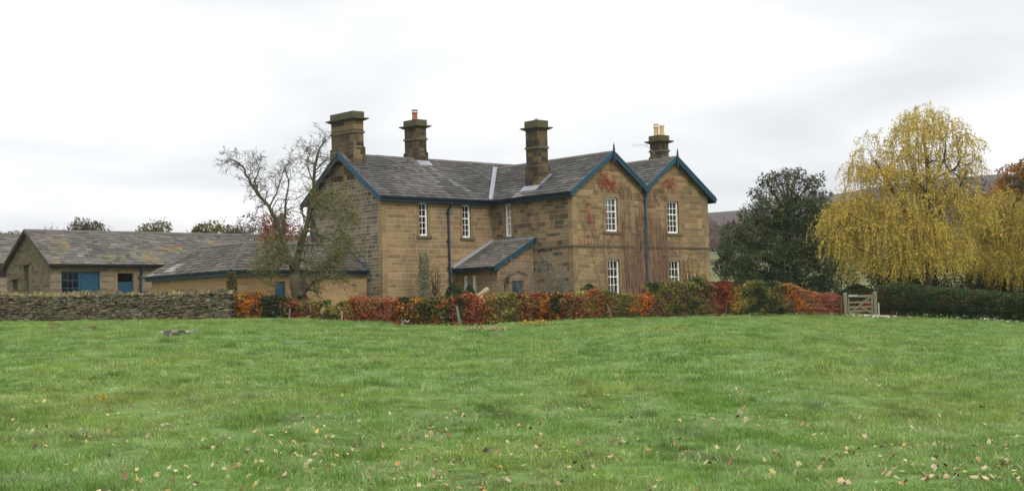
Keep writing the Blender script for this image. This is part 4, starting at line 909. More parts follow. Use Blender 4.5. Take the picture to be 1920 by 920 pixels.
def evergreen():
    Y = 82; b = at(1470, 590, Y); rr = random.Random(4); b.z = ground(b.x, b.y, False)
    t = thing('evergreen_tree', 'broad dark evergreen tree with airy top between the farmhouse and the willow', 'tree', Matrix.Translation(b))
    mb = MB(); tips = []
    top = at(1478, 330, Y); mb.tube([b, b.lerp(top, .4) + Vector((.1, 0, 0)), b.lerp(top, .75), top], [.3, .22, .12, .03], 10); mb.build('trunk', M['bark'], t, smooth=True)
    mb = MB(); cl = []
    spots = []
    for (x, y, r) in [(1385, 520, 34), (1390, 475, 36), (1372, 440, 24), (1420, 440, 40), (1440, 500, 60), (1475, 450, 55), (1520, 440, 45), (1555, 480, 45), (1510, 510, 60), (1570, 530, 40), (1450, 550, 50), (1540, 400, 30), (1495, 400, 40), (1445, 400, 34), (1400, 550, 36), (1580, 450, 30), (1360, 470, 18), (1470, 540, 60), (1360, 500, 22)]:
        spots.append((x, y, r, 1.0))
    for (x, y, r) in [(1432, 338, 17), (1534, 334, 17), (1414, 362, 15), (1550, 368, 16), (1558, 395, 20), (1402, 402, 26), (1440, 350, 22), (1465, 338, 20), (1490, 338, 20), (1520, 345, 20), (1530, 370, 20), (1455, 375, 26), (1500, 366, 26), (1425, 375, 18), (1475, 325, 16), (1500, 325, 16), (1540, 350, 12), (1450, 328, 12), (1480, 365, 22)]:
        spots.append((x, y, r * .85, .42))
    for (x, y, r, k) in spots:
        q = at(x, y, Y + rr.uniform(-1.3, 1.3)); R_ = px_r(r, Y); cl.append((q.x, q.y, q.z, R_ * 1.05, R_ * 1.1, R_ * .9, k)); st = b.lerp(top, min(.9, max(.1, (q.z - b.z) / (top.z - b.z) * .75)))
        mb.tube([st, st.lerp(q, .5) + Vector((0, 0, .1)), q + Vector((0, 0, R_ * .5))], [.08, .05, .012], 5, False)
        if k < 1:
            for _ in range(8): branch(mb, st.lerp(q, .8), Vector((rr.gauss(0, .6), rr.gauss(0, .6), .7)), R_ * 1.5, .022, 1, tips, rr)
    mb.build('branches', M['bark'], t, uv=False)
    clumps(t, cl, [((.058, .082, .033), 5), ((.085, .11, .045), 4), ((.13, .15, .065), 2), ((.035, .05, .022), 3)], .085, 460, seed=3, hollow=.5)
evergreen()
def willow(name_label, limbs, fronds, seed, Y, base, pal, dens=1.0, inner=()):
    rr = random.Random(seed); b = at(base[0], base[1], Y); b.z = ground(b.x, b.y, False)
    t = thing('willow_tree', name_label, 'tree', Matrix.Translation(b), 'golden willows')
    mb = MB()
    for k, (pts, r0, r1) in enumerate(limbs):
        P = [at(x, y, Y + dy) for x, y, dy in pts]
        if k == 0: P[0] = b
        mb.tube(P, [lerp(r0, r1, i / (len(P) - 1)) for i in range(len(P))], 9 if k == 0 else 6)
        if k == 0: mb.build('trunk', M['bark'], t, smooth=True); mb = MB()
    P = []; D = []; st = MB()
    for (x, y, rx, ry, ln, n, dy) in fronds:
        c = at(x, y, Y + dy); Rx, Ry = px_r(rx, Y), px_r(ry, Y); Lm = px_r(ln, Y)
        for i in range(int(n * dens)):
            an = rr.uniform(0, 2 * math.pi); rad = math.sqrt(rr.random()); ox_, oy_ = math.cos(an) * rad, math.sin(an) * rad
            p = Vector((c.x + ox_ * Rx, c.y + oy_ * Rx, c.z + Ry * math.sqrt(max(0, 1 - rad * rad)) * rr.uniform(.55, 1.05) + rr.gauss(0, .12)))
            d = Vector((ox_ * 1.1 + rr.gauss(0, .5), oy_ * 1.1 + rr.gauss(0, .5), .6 + rr.gauss(0, .35))); Ls = Lm * rr.uniform(.5, 1.15); m_ = int(Ls / .055) + 3
            stp = Ls / m_; pts = [p.copy()]; dr = 1.7 / m_; cx_ = rr.gauss(0, .02); cy_ = rr.gauss(0, .02)
            for k in range(m_):
                d = d * (1 - dr) + Vector((cx_, cy_, -1)) * dr * 1.6; d = d * (1 if d.length < 1e-6 else 1 / d.length) if d.length > 1 else d
                p = p + (d.normalized() + Vector((rr.gauss(0, .12), rr.gauss(0, .12), 0))) * stp
                pts.append(p.copy())
                if rr.random() < .93:
                    P.append((p.x + rr.gauss(0, .04), p.y + rr.gauss(0, .04), p.z + rr.gauss(0, .02))); dd = d.normalized() + Vector((rr.gauss(0, .5), rr.gauss(0, .5), rr.gauss(-.2, .3))); D.append(tuple(dd))
            if i % 3 == 0: st.tube(pts[::6], .006, 3, False)
    for (x, y, r, n, dy) in inner:
        c = at(x, y, Y + dy); R_ = px_r(r, Y); tips = []
        for _ in range(n): branch(mb, c, Vector((rr.gauss(0, 1), rr.gauss(0, 1), rr.gauss(.4, .6))), R_ * 1.4, .03, 1, tips, rr)
    mb.build('branches', M['bark'], t, uv=False)
    st.build('twigs', M['bark'], t, uv=False)
    print('willow leaves', len(P))
    leaves('foliage', M['leaf'], t, P, .045, palette(P, pal, .9, seed), 2.5, D, jit=.45)
WP = [((.52, .385, .075), 4), ((.39, .335, .08), 3), ((.60, .41, .075), 3), ((.25, .24, .065), 2), ((.62, .43, .10), 1)]
def lobes(seed, outline, n, rmin, rmax, lmin, lmax, per, dymax):
    """frond sprays spread unevenly through a crown: outline = (y, left, right) rows in the picture"""
    rr = random.Random(seed); out_ = []
    while len(out_) < n:
        y = rr.uniform(outline[0][0], outline[-1][0]); l = tab(y, [(a, b) for a, b, c in outline]); r = tab(y, [(a, c) for a, b, c in outline]); x = rr.uniform(l, r)
        if seed == 5 and ((x - 1742) / 46) ** 2 + ((y - 322) / 22) ** 2 < 1 and rr.random() < .8: continue
        if any(abs(x - q[0]) < 13 and abs(y - q[1]) < 9 for q in out_): 
            if rr.random() < .85: continue
        rx = rr.uniform(rmin, rmax); f = (y - outline[0][0]) / (outline[-1][0] - outline[0][0]); e = min(x - l, r - x) / max(1, (r - l) / 2)
        out_.append((x, y, rx, rx * .5, rr.uniform(lmin, lmax) * (.75 + .45 * f), int(per * (rx / rmax) ** 1.5 * (.30 + .85 * f) * rr.choice([.5, .8, 1.1, 1.5])), rr.uniform(-1, 1) * dymax * (.3 + e) - .9 * f))
    return out_
fr1 = lobes(5, [(212, 1714, 1744), (228, 1690, 1790), (248, 1652, 1812), (272, 1608, 1824), (310, 1598, 1826), (345, 1612, 1830), (380, 1582, 1850), (415, 1562, 1840), (455, 1572, 1800), (480, 1596, 1790)], 128, 12, 30, 36, 72, 62, 2.2)
fr1 += [(1560, 418, 16, 10, 55, 40, -.5), (1600, 310, 16, 9, 34, 22, 0), (1610, 480, 22, 12, 55, 50, -1.5), (1730, 470, 26, 12, 68, 60, -2), (1600, 505, 14, 6, 35, 22, -2), (1650, 492, 26, 12, 50, 60, -2), (1690, 500, 26, 12, 48, 60, -2), (1575, 455, 20, 10, 60, 50, -1), (1770, 490, 24, 12, 44, 50, -1.5), (1720, 440, 30, 14, 74, 80, -2), (1660, 450, 30, 14, 70, 80, -2), (1620, 430, 28, 14, 72, 80, -1.6), (1700, 220, 12, 7, 34, 14, 0), (1765, 215, 14, 8, 36, 14, 0), (1728, 205, 12, 6, 40, 12, 0), (1828, 270, 10, 6, 40, 12, 0)]
willow('tall golden weeping willow with airy crown rising above the conifer hedge',
       [([(1728, 600, 0), (1738, 520, 0), (1745, 440, 0), (1744, 370, 0), (1738, 300, 0), (1730, 250, 0)], .36, .05),
        ([(1742, 450, 0), (1700, 400, -.5), (1670, 350, -1), (1640, 300, -1)], .16, .04), ([(1745, 420, 0), (1790, 370, .5), (1815, 320, 0)], .16, .04), ([(1743, 345, 0), (1760, 330, -.4), (1790, 318, -.6), (1806, 290, -.6)], .08, .03), ([(1744, 400, 0), (1728, 350, -.6), (1690, 325, -.8)], .09, .03),
        ([(1744, 370, 0), (1715, 330, 0), (1700, 280, .6), (1705, 240, .6)], .10, .02), ([(1744, 350, 0), (1770, 300, -.5), (1775, 250, -.5)], .09, .02), ([(1742, 470, 0), (1650, 430, -1), (1590, 400, -1.6)], .13, .03),
        ([(1738, 520, 0), (1640, 480, -2), (1600, 460, -2.4)], .1, .02)],
       fr1, 3, 72.0, (1728, 600), WP, 1.0, [(1720, 300, 40, 8, 0), (1780, 320, 36, 8, 0), (1745, 370, 50, 10, 0), (1800, 380, 40, 8, 0)])
fr2 = lobes(6, [(362, 1850, 1990), (385, 1828, 2010), (420, 1815, 2010), (455, 1822, 2010), (480, 1850, 2000)], 66, 14, 30, 36, 66, 62, 2.0) + [(1822, 470, 22, 12, 60, 50, -1), (1815, 440, 24, 12, 60, 50, 0), (1850, 500, 22, 8, 40, 40, -2), (1900, 510, 24, 8, 48, 50, -2.5), (1935, 505, 24, 8, 60, 50, -2.5), (1880, 485, 26, 10, 60, 60, -2), (1920, 475, 26, 10, 60, 60, -2), (1880, 500, 16, 8, 42, 26, -2.5), (1800, 500, 14, 6, 30, 16, -3), (1835, 492, 18, 8, 36, 26, -2.5)]
willow('broad golden willow running out of the right edge of the view',
       [([(1905, 600, 0), (1900, 500, 0), (1890, 430, 0), (1870, 380, 0)], .34, .06), ([(1895, 460, 0), (1930, 400, 0), (1960, 370, 0)], .13, .03), ([(1895, 470, 0), (1850, 420, 0), (1830, 390, 0)], .12, .03)],
       fr2, 8, 77.0, (1905, 600), [((.42, .31, .055), 4), ((.33, .27, .06), 3), ((.50, .34, .06), 2), ((.24, .20, .055), 2)], 1.0, [(1880, 420, 50, 8, 0)])
def round_tree(name, label, px, pyb, pyt, w_, Y, pal, dens, size, k=.5, seed=1, bark='bark', depth=3, cat='tree', group=None, leafy=True, bl=.38):
    rr = random.Random(seed); b = at(px, pyb, Y); top = at(px, pyt, Y); 
    t = thing(name, label, cat, Matrix.Translation(b), group); H = top.z - b.z; R_ = px_r(w_, Y) / 2
    mb = MB(); mb.tube([b, b + Vector((.05, 0, H * .25)), b + Vector((0, 0, H * .5))], [H * .03, H * .024, H * .016], 8); mb.build('trunk', M[bark], t)
    mb = MB(); tips = []
    for i in range(9): branch(mb, b + Vector((0, 0, H * rr.uniform(.25, .5))), Vector((rr.gauss(0, .8), rr.gauss(0, .8), .8)), H * bl, H * .012, depth, tips, rr, 0, .2, 5, 2, .6, .6, .012)
    # keep the crown inside its height
    mb.build('branches', M[bark], t, uv=False)
    if leafy:
        cl = []
        for i in range(14): an = rr.uniform(0, 6.28); q = math.sqrt(rr.random()) * .75; z = rr.uniform(.35, .88); s_ = R_ * .45; f = math.sqrt(max(.05, 1 - ((z - .55) / .5) ** 2)); cl.append((b.x + math.cos(an) * R_ * q * f, b.y + math.sin(an) * R_ * q * f, b.z + H * z, s_, s_, s_ * .75, k))
        clumps(t, cl, pal, size, dens, seed=seed)
    return t
BAREP = [((.10, .085, .06), 3), ((.13, .11, .06), 2)]
GO = [((.13, .12, .045), 3), ((.16, .13, .04), 2), ((.10, .10, .045), 2)]
for (px, pyt, w_, Y, pal, k, lab, s_) in [
    (172, 408, 84, 120, BAREP, .5, 'bare rounded tree above the middle of the barn roof', 1), (292, 418, 78, 115, GO, .9, 'olive leafy tree above the right part of the barn roof', 2),
    (394, 414, 72, 105, GO, .9, 'olive brown tree beyond the barn left of the apple tree', 3), (438, 418, 62, 112, BAREP, .5, 'thin bare tree right of the olive brown tree beyond the barn', 4),
    (18, 436, 80, 130, BAREP, .5, 'low bare tree between the two barns', 5), (86, 425, 30, 130, BAREP, .5, 'tiny bare treetop just over the barn ridge near its left end', 6)]:
    round_tree('background_tree', lab, px, 500, pyt, w_, Y, pal, 150, .13, k, s_, group='trees beyond the barn')
round_tree('red_tree', 'small tree with sparse coral red leaves behind the outbuilding roof', 522, 520, 388, 120, 76, [((.36, .10, .06), 3), ((.28, .08, .05), 2), ((.42, .16, .10), 1)], 150, .085, .6, 12, group=None)
round_tree('background_tree', 'bare grey twiggy tree behind the red tree', 480, 520, 396, 90, 84, BAREP, 60, .1, .25, 14, group='trees beyond the barn')
round_tree('oak_tree', 'rust orange oak rising over the golden willow at the right edge', 1935, 590, 262, 190, 88, [((.34, .17, .035), 4), ((.24, .13, .035), 3), ((.12, .11, .035), 3)], 300, .12, 1.2, 9, bl=.24)
round_tree('dark_shrub', 'dark leafy bush in the shade beneath the right willow', 1880, 600, 455, 130, 82, [((.035, .045, .018), 3), ((.05, .055, .02), 2)], 260, .11, 1.2, 19, cat='bush')
round_tree('dark_shrub', 'dark leafy bush behind the left skirt of the tall willow', 1690, 600, 470, 150, 84, [((.035, .045, .018), 3), ((.05, .055, .02), 2)], 200, .11, 1.0, 20, cat='bush')

# ------------------------------------------------------------------ climbers on the gable front
def creeper():
    rr = random.Random(2)
    t = thing('creeper', 'bare stemmed wall creeper with last red leaves between the gable windows', 'climbing plant', hroot(4.6, -.05, ZG))
    mb = MB()
    def ztop(a): return tab(a, [(3.3, 5.7), (3.9, 6.1), (4.9, 6.0), (5.2, 5.9), (6.0, 5.6), (6.55, 5.0)])
    for i in range(230):
        a = rr.uniform(3.32, 6.55)
        if abs(a - 5.0) < .06: continue
        za = ZG if rr.random() < .5 else rr.uniform(ZG, 4.2); zt_ = min(ztop(a) * rr.uniform(.8, 1.0), za + rr.uniform(1.2, 4)); pts = []; z = za; x = a
        while z < zt_: pts.append((min(max(x, 3.28), 6.6), -.045 - rr.uniform(0, .08), z)); z += rr.uniform(.18, .4); x += rr.gauss(0, .035)
        if len(pts) > 1: mb.tube(pts, [rr.uniform(.007, .017)] * len(pts), 4, False)
    for (a, b, z_a, z_b, n) in [(1.2, 1.4, 2.9, 5.2, 4), (2.0, 2.2, ZG, 6.0, 8), (1.9, 3.3, 3.0, 3.9, 5), (1.6, 3.6, 5.9, 6.9, 22), (6.2, 6.9, 5.6, 6.9, 14), (.6, 1.8, 3.3, 4.6, 9), (2.2, 3.3, 3.3, 4.0, 9), (6.5, 7.6, 2.8, 3.9, 8), (3.2, 4.9, 5.6, 6.4, 30), (5.1, 6.4, 5.3, 6.3, 24)]:
        for i in range(n):
            p = Vector((rr.uniform(a, b), -.03, z_a)); L_ = (z_b - z_a) * rr.uniform(.5, 1); pts = [p.copy()]; dx = rr.gauss(0, .12)
            while pts[-1].z < z_a + L_:
                q = pts[-1] + Vector((dx + rr.gauss(0, .06), 0, .22)); dx *= .95
                lim = zt(q.x) - .5 if 0 < q.x < W else 0
                if q.z > lim: break
                q.y = -.03 - rr.uniform(0, .02); pts.append(q)
            if len(pts) > 1: mb.tube(pts, .008, 4, False)
    mb.build('stems', M['stem'], t, HM, uv=False)
    P = []
    def blob(a, z, ra, rz, n):
        for _ in range(n):
            x, y = rr.gauss(a, ra * 1.25), rr.gauss(z, rz * 1.5)
            if .1 < x < W - .1 and y < zt(x) - .3 and rr.random() < .62: P.append(tuple(HM @ Vector((x, -.07 - rr.uniform(0, .05), y))))
    for pts, n, r in [([(1.95, 6.95), (1.9, 6.6), (2.1, 6.3), (2.45, 6.15), (2.75, 6.2)], 60, .09), ([(2.35, 6.9), (2.3, 6.6), (2.5, 6.4), (2.8, 6.45)], 36, .07), ([(2.7, 7.0), (2.8, 7.1)], 18, .09), ([(.98, 5.3), (.95, 5.0), (1.1, 4.75), (1.15, 4.5)], 30, .06), ([(.4, 3.55), (.7, 3.45), (1.0, 3.42)], 16, .05), ([(2.1, 4.6), (2.12, 5.0)], 12, .05),
                      ([(6.7, 6.5), (6.9, 6.75), (7.1, 6.6), (6.95, 6.35)], 55, .12), ([(4.3, 6.15)], 8, .08), ([(2.6, 3.7), (2.9, 3.75)], 8, .06), ([(6.4, 6.4), (6.5, 6.7)], 16, .09), ([(3.8, 5.2), (5.6, 5.0)], 10, .3)]:
        for a, b in zip(pts, pts[1:] + pts[-1:]):
            for k in range(3): blob(lerp(a[0], b[0], k / 3), lerp(a[1], b[1], k / 3), r, r, n // 3)
    leaves('leaves', M['leaf'], t, P, .05, palette(P, [((.50, .055, .045), 3), ((.36, .05, .04), 2), ((.46, .14, .10), 1)], 2), 1.3)
creeper()
def shrub(name, label, px, pyb, pyt, w_, Y, pal, n, size=.05, cat='shrub', upright=0.0, group=None, taper=1.0, stems=14, mat='bark'):
    rr = random.Random(px); b = at(px, pyb, Y); top = at(px, pyt, Y); gz = ground(b.x, b.y, False); t = thing(name, label, cat, Matrix.Translation((b.x, b.y, gz)), group)
    H = top.z - b.z; R_ = px_r(w_, Y) / 2; P = []; D = []
    for i in range(n):
        u = rr.random() ** .8; prof = math.sin(math.pi * min(1, (u * .75 + .25))) ** .6 if taper == 1 else (1 - u * taper); q = math.sqrt(rr.uniform(.25, 1)); an = rr.uniform(0, 6.28)
        nz = 1 + .4 * noise.noise(Vector((an, u * 4, px * .1)))
        P.append((b.x + math.cos(an) * R_ * prof * q * nz, b.y + math.sin(an) * R_ * prof * q * nz, b.z + u * H * rr.uniform(.94, 1.03))); D.append((rr.gauss(0, .6), rr.gauss(0, .6), rr.gauss(0, .6) + upright))
    leaves('foliage', M['leaf'], t, P, size, palette(P, pal, 2.2), 1.7, D)
    mb = MB(); 
    for i in range(stems): an = rr.uniform(0, 6.28); q = rr.random() * .8; e = Vector((b.x + math.cos(an) * R_ * q, b.y + math.sin(an) * R_ * q, b.z + H * rr.uniform(.6, .98))); mb.tube([Vector((b.x + math.cos(an) * R_ * q * .4, b.y + math.sin(an) * R_ * q * .4, gz - .05)), (Vector((b.x, b.y, gz)) + e) / 2 + Vector((rr.gauss(0, .04), 0, 0)), e], [.02, .014, .006], 4, False)
    mb.build('stems', M[mat], t, uv=False)
    return t
shrub('upright_shrub', 'tall narrow pale green shrub against the left front wall', 796, 585, 474, 34, 67.0, [((.20, .20, .10), 3), ((.26, .25, .14), 2), ((.13, .15, .06), 2)], 2300, .045, upright=1.6, taper=.5, stems=22, mat='woodgrey')
shrub('upright_shrub', 'thin brown stemmed shrub right of the tall pale green shrub', 818, 585, 500, 34, 67.0, [((.26, .19, .09), 3), ((.22, .17, .08), 2)], 420, .05, upright=1.6, taper=.6, stems=26)
shrub('box_shrub', 'clipped round dark green shrub beside the downpipe', 852, 580, 530, 38, 66.2, [(GRN, 2), (DKG, 3), ((.05, .07, .03), 2)], 2600, .045)
shrub('box_shrub', 'small dark green shrub under the porch windows', 881, 580, 534, 28, 66.0, [(GRN, 2), (DKG, 3), ((.05, .07, .03), 2)], 1500, .045)
shrub('garden_bush', 'low brown green bush at the foot of the near house corner', 1106, 590, 533, 66, 64.5, [(OLV, 3), (GRN, 3), (DKG, 2)], 2600, .05)
shrub('garden_bush', 'blue green glossy bush beside the downpipe between the gables', 1219, 590, 534, 34, 66.5, [(BLG, 4), ((.09, .12, .09), 2)], 1700, .055)
shrub('garden_bush', 'sparse yellow brown shrub in front of the right gable window', 1298, 590, 478, 80, 69.5, [((.30, .19, .06), 3), ((.22, .15, .06), 2)], 700, .055, stems=30)
shrub('ivy_column', 'upright ivy covered stump at the outbuilding corner', 436, 595, 510, 22, 60.9, [((.11, .11, .04), 3), ((.15, .14, .05), 2), ((.08, .08, .03), 2)], 2300, .05, taper=.25)
shrub('dark_shrub', 'wide dark bush filling the gap behind the wooden gate', 1610, 600, 535, 110, 71, [((.04, .05, .02), 3), ((.06, .07, .025), 2)], 5200, .08, cat='bush')
def wall_shrub(px, pyt, w_, Y, label, seed):
    rr = random.Random(seed); b = at(px, 590, Y); t = thing('bare_shrub', label, 'shrub', Matrix.Translation((b.x, b.y, ground(b.x, b.y, False)))); b.z = ground(b.x, b.y, False); H = at(px, pyt, Y).z - b.z; mb = MB(); tips = []
    for i in range(9): branch(mb, b.copy(), Vector((rr.gauss(0, .45), rr.gauss(0, .3), 1)), H * .85, .018, 2, tips, rr, 0, .2, 6, 2, .5, .6, .0055)
    mb.build('stems', M['woodgrey'], t, uv=False)
shrub('dark_shrub', 'wide dark bush under the join of the two willows', 1790, 600, 478, 230, 83, [((.05, .055, .02), 3), ((.08, .075, .025), 2)], 7000, .10, cat='bush')
wall_shrub(1012, 490, 50, 67.2, 'grey leafless shrub right of the blue front door', 5); wall_shrub(1042, 500, 60, 66.4, 'twiggy leafless rose left of the near house corner', 6)

# ------------------------------------------------------------------ gate, posts, wires
def gate():
    A, B = at(1591, 594, 66), at(1641, 594, 66); A.z = ground(A.x, A.y); B.z = ground(B.x, B.y); zt_ = at(1600, 551, 66).z
    t = thing('field_gate', 'small five barred wooden gate with diagonal braces and white plate', 'gate', Matrix.Translation((A.x, A.y, A.z)))
    L_ = (B - A).length; d = (B - A).normalized(); Z = Vector((0, 0, 1)); z0_ = max(A.z, B.z) + .08; z1_ = zt_ - .08
    for p in (A - d * .13, B + d * .02):
        mb = MB(); h = zt_ + (.04 if p.x > A.x else .02); mb.box((p.x - .08, p.y - .09, p.z - .1), (p.x + .08, p.y + .09, h)); mb.hexa([(p.x - .08, p.y - .09, h), (p.x + .08, p.y - .09, h), (p.x + .08, p.y + .09, h), (p.x - .08, p.y + .09, h), (p.x - .05, p.y - .04, h + .05), (p.x + .05, p.y - .04, h + .05), (p.x + .05, p.y + .04, h + .05), (p.x - .05, p.y + .04, h + .05)], skip=(0,)); mb.build('gate_post', M['wood'], t)
    P = lambda u, z: Vector((A.x, A.y, 0)) + Vector((d.x, d.y, 0)) * u + Z * z
    e0, e1 = .02, L_ - .13
    for i, z in enumerate((z1_ - .02, z1_ - .3, z1_ - .52, z1_ - .7, z1_ - .88)):
        if z < z0_: continue
        mb = MB(); mb.beam(P(e0, z), P(e1, z), .04, .09 if i else .11); mb.build('rail', M['wood'], t)
    for u in (e0, e1): mb = MB(); mb.beam(P(u, z0_ - .03) + Vector((0, -.002, 0)), P(u, z1_ + .05) + Vector((0, -.002, 0)), .1, .07, (1, 0, 0)); mb.build('stile', M['wood'], t)
    for a, b in (((e0 + .05, z0_ + .04), (e1 - .08, z1_ - .08)), ((e1 - .05, z0_ + .04), (L_ * .42, z1_ - .48))): mb = MB(); mb.beam(P(*a) + Vector((0, -.03, 0)), P(*b) + Vector((0, -.03, 0)), .03, .075); mb.build('brace', M['wood'], t)
    mb = MB(); mb.box((A.x + .0, A.y - .12, z1_ - .04), (A.x + .42, A.y - .07, z1_ + .05)); mb.build('name_plate', M['metal'], t)
    mb = MB(); q = B + d * .18; mb.tube([q - Z * .05, q + Z * .62], .022, 8); o = mb.build('metal_stake', M['white'], None); tag(o, 'short pale metal stake just right of the gate', 'stake')
gate()
def post(x0, yb, x1, yt, Y, label, r=.055, mat='woodgrey'):
    a, b = at(x0, yb, Y), at(x1, yt, Y); a.z -= .05; mb = MB(); mb.tube([a, a.lerp(b, .5), b], [r, r * .95, r * .85], 8); o = mb.build('fence_post', M[mat]); tag(o, label, 'post', 'old posts along the hedge')
post(864, 614, 856, 573, 55.6, 'grey weathered post leaning left in front of the red beech', .06)
post(1150, 603, 1139, 571, 57.2, 'thin pale stake leaning left in the middle of the hedge', .03)
post(541, 604, 544, 577, 58.3, 'slim grey stake before the gap under the bare tree', .035)
post(1361, 594, 1362, 562, 61.2, 'upright brown stake at the foot of the crimson beech', .035, 'bark')
post(1577, 595, 1577, 556, 65.4, 'dark upright post left of the gate carrying the wires', .05, 'bark')
def wires():
    t = thing('wire_fence', 'stock fence wires in front of the red beech left of the gate', 'fence', Matrix.Translation(foot(1545)))
    for k in range(5):
        pts = []
        for px in range(1508, 1592, 12): p = foot(px); p = p * ((p.y - .25) / p.y); p.z = ground(p.x, p.y) + .15 + .2 * k - .01 * math.sin((px - 1508) / 80 * math.pi); pts.append(p)
        mb = MB(); mb.tube(pts, .007, 4); mb.build('wire', M['woodgrey'], t, uv=False)
wires()
# pale carved log end above the red beech
mb = MB(); A = at(886, 560, 61); B = at(905, 549, 61); Cq = at(914, 542, 61)
mb.tube([A, A.lerp(B, .6), B, Cq, Cq + (Cq - B).normalized() * .07], [.05, .08, .10, .11, .04], 12); mb.tube([at(900, 590, 61), at(903, 552, 61)], .07, 8)
o = mb.build('garden_ornament', plain('pale_wood', (.33, .25, .15), .8, .15, 9), smooth=True); tag(o, 'pale curved wooden garden ornament poking up behind the red beech', 'ornament')

# ------------------------------------------------------------------ grass
def mat_grass():
    m, t, b, o = new_mat('grass_blade'); s = T(t); geo = nn(t, 'ShaderNodeNewGeometry'); P = geo.outputs['Position']; oi = nn(t, 'ShaderNodeObjectInfo'); at_ = nn(t, 'ShaderNodeVertexColor', layer_name='tint')
    st = nn(t, 'ShaderNodeVectorMath', operation='MULTIPLY'); t.links.new(P, st.inputs[0]); st.inputs[1].default_value = (1, .55, 0)
    n1 = s.noise(st.outputs[0], .55, 4, .65); n2 = s.noise(st.outputs[0], 1.3, 4, .7); n3 = s.noise(st.outputs[0], .22, 3, .6)
    c = s.mix(s.ramp(n1.outputs[0], [(.35, 0.0), (.65, 1.0)]), (.128, .245, .038), (.205, .31, .095))
    c = s.mix(s.ramp(n2.outputs[0], [(.46, 0.0), (.70, .85)]), c, (.33, .42, .22))
    c = s.mix(s.ramp(n3.outputs[0], [(.45, 0.0), (.7, .55)]), c, (.31, .34, .085))
    n4 = s.noise(st.outputs[0], .8, 5, .75)
    c = s.mix(1.0, c, s.ramp(n4.outputs[0], [(.3, .5), (.48, .95), (.7, 1.15)]), 'MULTIPLY')
    r_ = s.ramp(oi.outputs['Random'], [(0, .75), (1, 1.25)])
    c = s.mix(1.0, c, r_, 'MULTIPLY'); c = s.mix(1.0, c, at_.outputs[0], 'MULTIPLY')
    t.links.new(c, b.inputs['Base Color']); b.inputs['Roughness'].default_value = .6; b.inputs['Specular IOR Level'].default_value = .15
    tr = nn(t, 'ShaderNodeBsdfTranslucent'); t.links.new(c, tr.inputs[0]); ms = nn(t, 'ShaderNodeMixShader'); ms.inputs[0].default_value = .35
    t.links.new(b.outputs[0], ms.inputs[1]); t.links.new(tr.outputs[0], ms.inputs[2]); t.links.new(ms.outputs[0], o.inputs[0]); return m
M['grass'] = mat_grass()
def tuft(seed, nb, rad, h, wd):
    rr = random.Random(seed); V = []; F = []; cols = []
    for i in range(nb):
        an = rr.uniform(0, 6.28); q = math.sqrt(rr.random()) * rad; x, y = math.cos(an) * q, math.sin(an) * q; hh = h * rr.uniform(.45, 1.2); la = rr.uniform(0, 6.28); ln = rr.uniform(.15, .9) * hh; w_ = wd * rr.uniform(.6, 1.3)
        dx, dy = math.cos(la), math.sin(la); sx_, sy_ = -dy * w_, dx * w_; j = len(V)
        for (u, k) in ((0, 1), (.4, .85), (.75, .55)):
            ox_, oz_ = ln * u * u, hh * (u - .18 * u * u); V += [(x + dx * ox_ - sx_ * k / 2, y + dy * ox_ - sy_ * k / 2, oz_ - .01), (x + dx * ox_ + sx_ * k / 2, y + dy * ox_ + sy_ * k / 2, oz_ - .01)]
        V.append((x + dx * ln, y + dy * ln, hh * .82)); F += [(j, j + 1, j + 3, j + 2), (j + 2, j + 3, j + 5, j + 4), (j + 4, j + 5, j + 6)]
        c = rr.choice([(1, 1, 1), (.85, .95, .8), (1.15, 1.1, 1.1), (1.0, 1.0, .9)]) if rr.random() > .05 else (2.2, 1.5, 1.6); cols += [c] * 11
    me = bpy.data.meshes.new('grass_tuft'); me.from_pydata(V, [], F); ca = me.color_attributes.new('tint', 'FLOAT_COLOR', 'CORNER'); ca.data.foreach_set('color', np.array([(*c, 1) for c in cols], dtype=np.float32).ravel())
    me.materials.append(M['grass']); me.update(); return bpy.data.objects.new('grass_tuft', me)
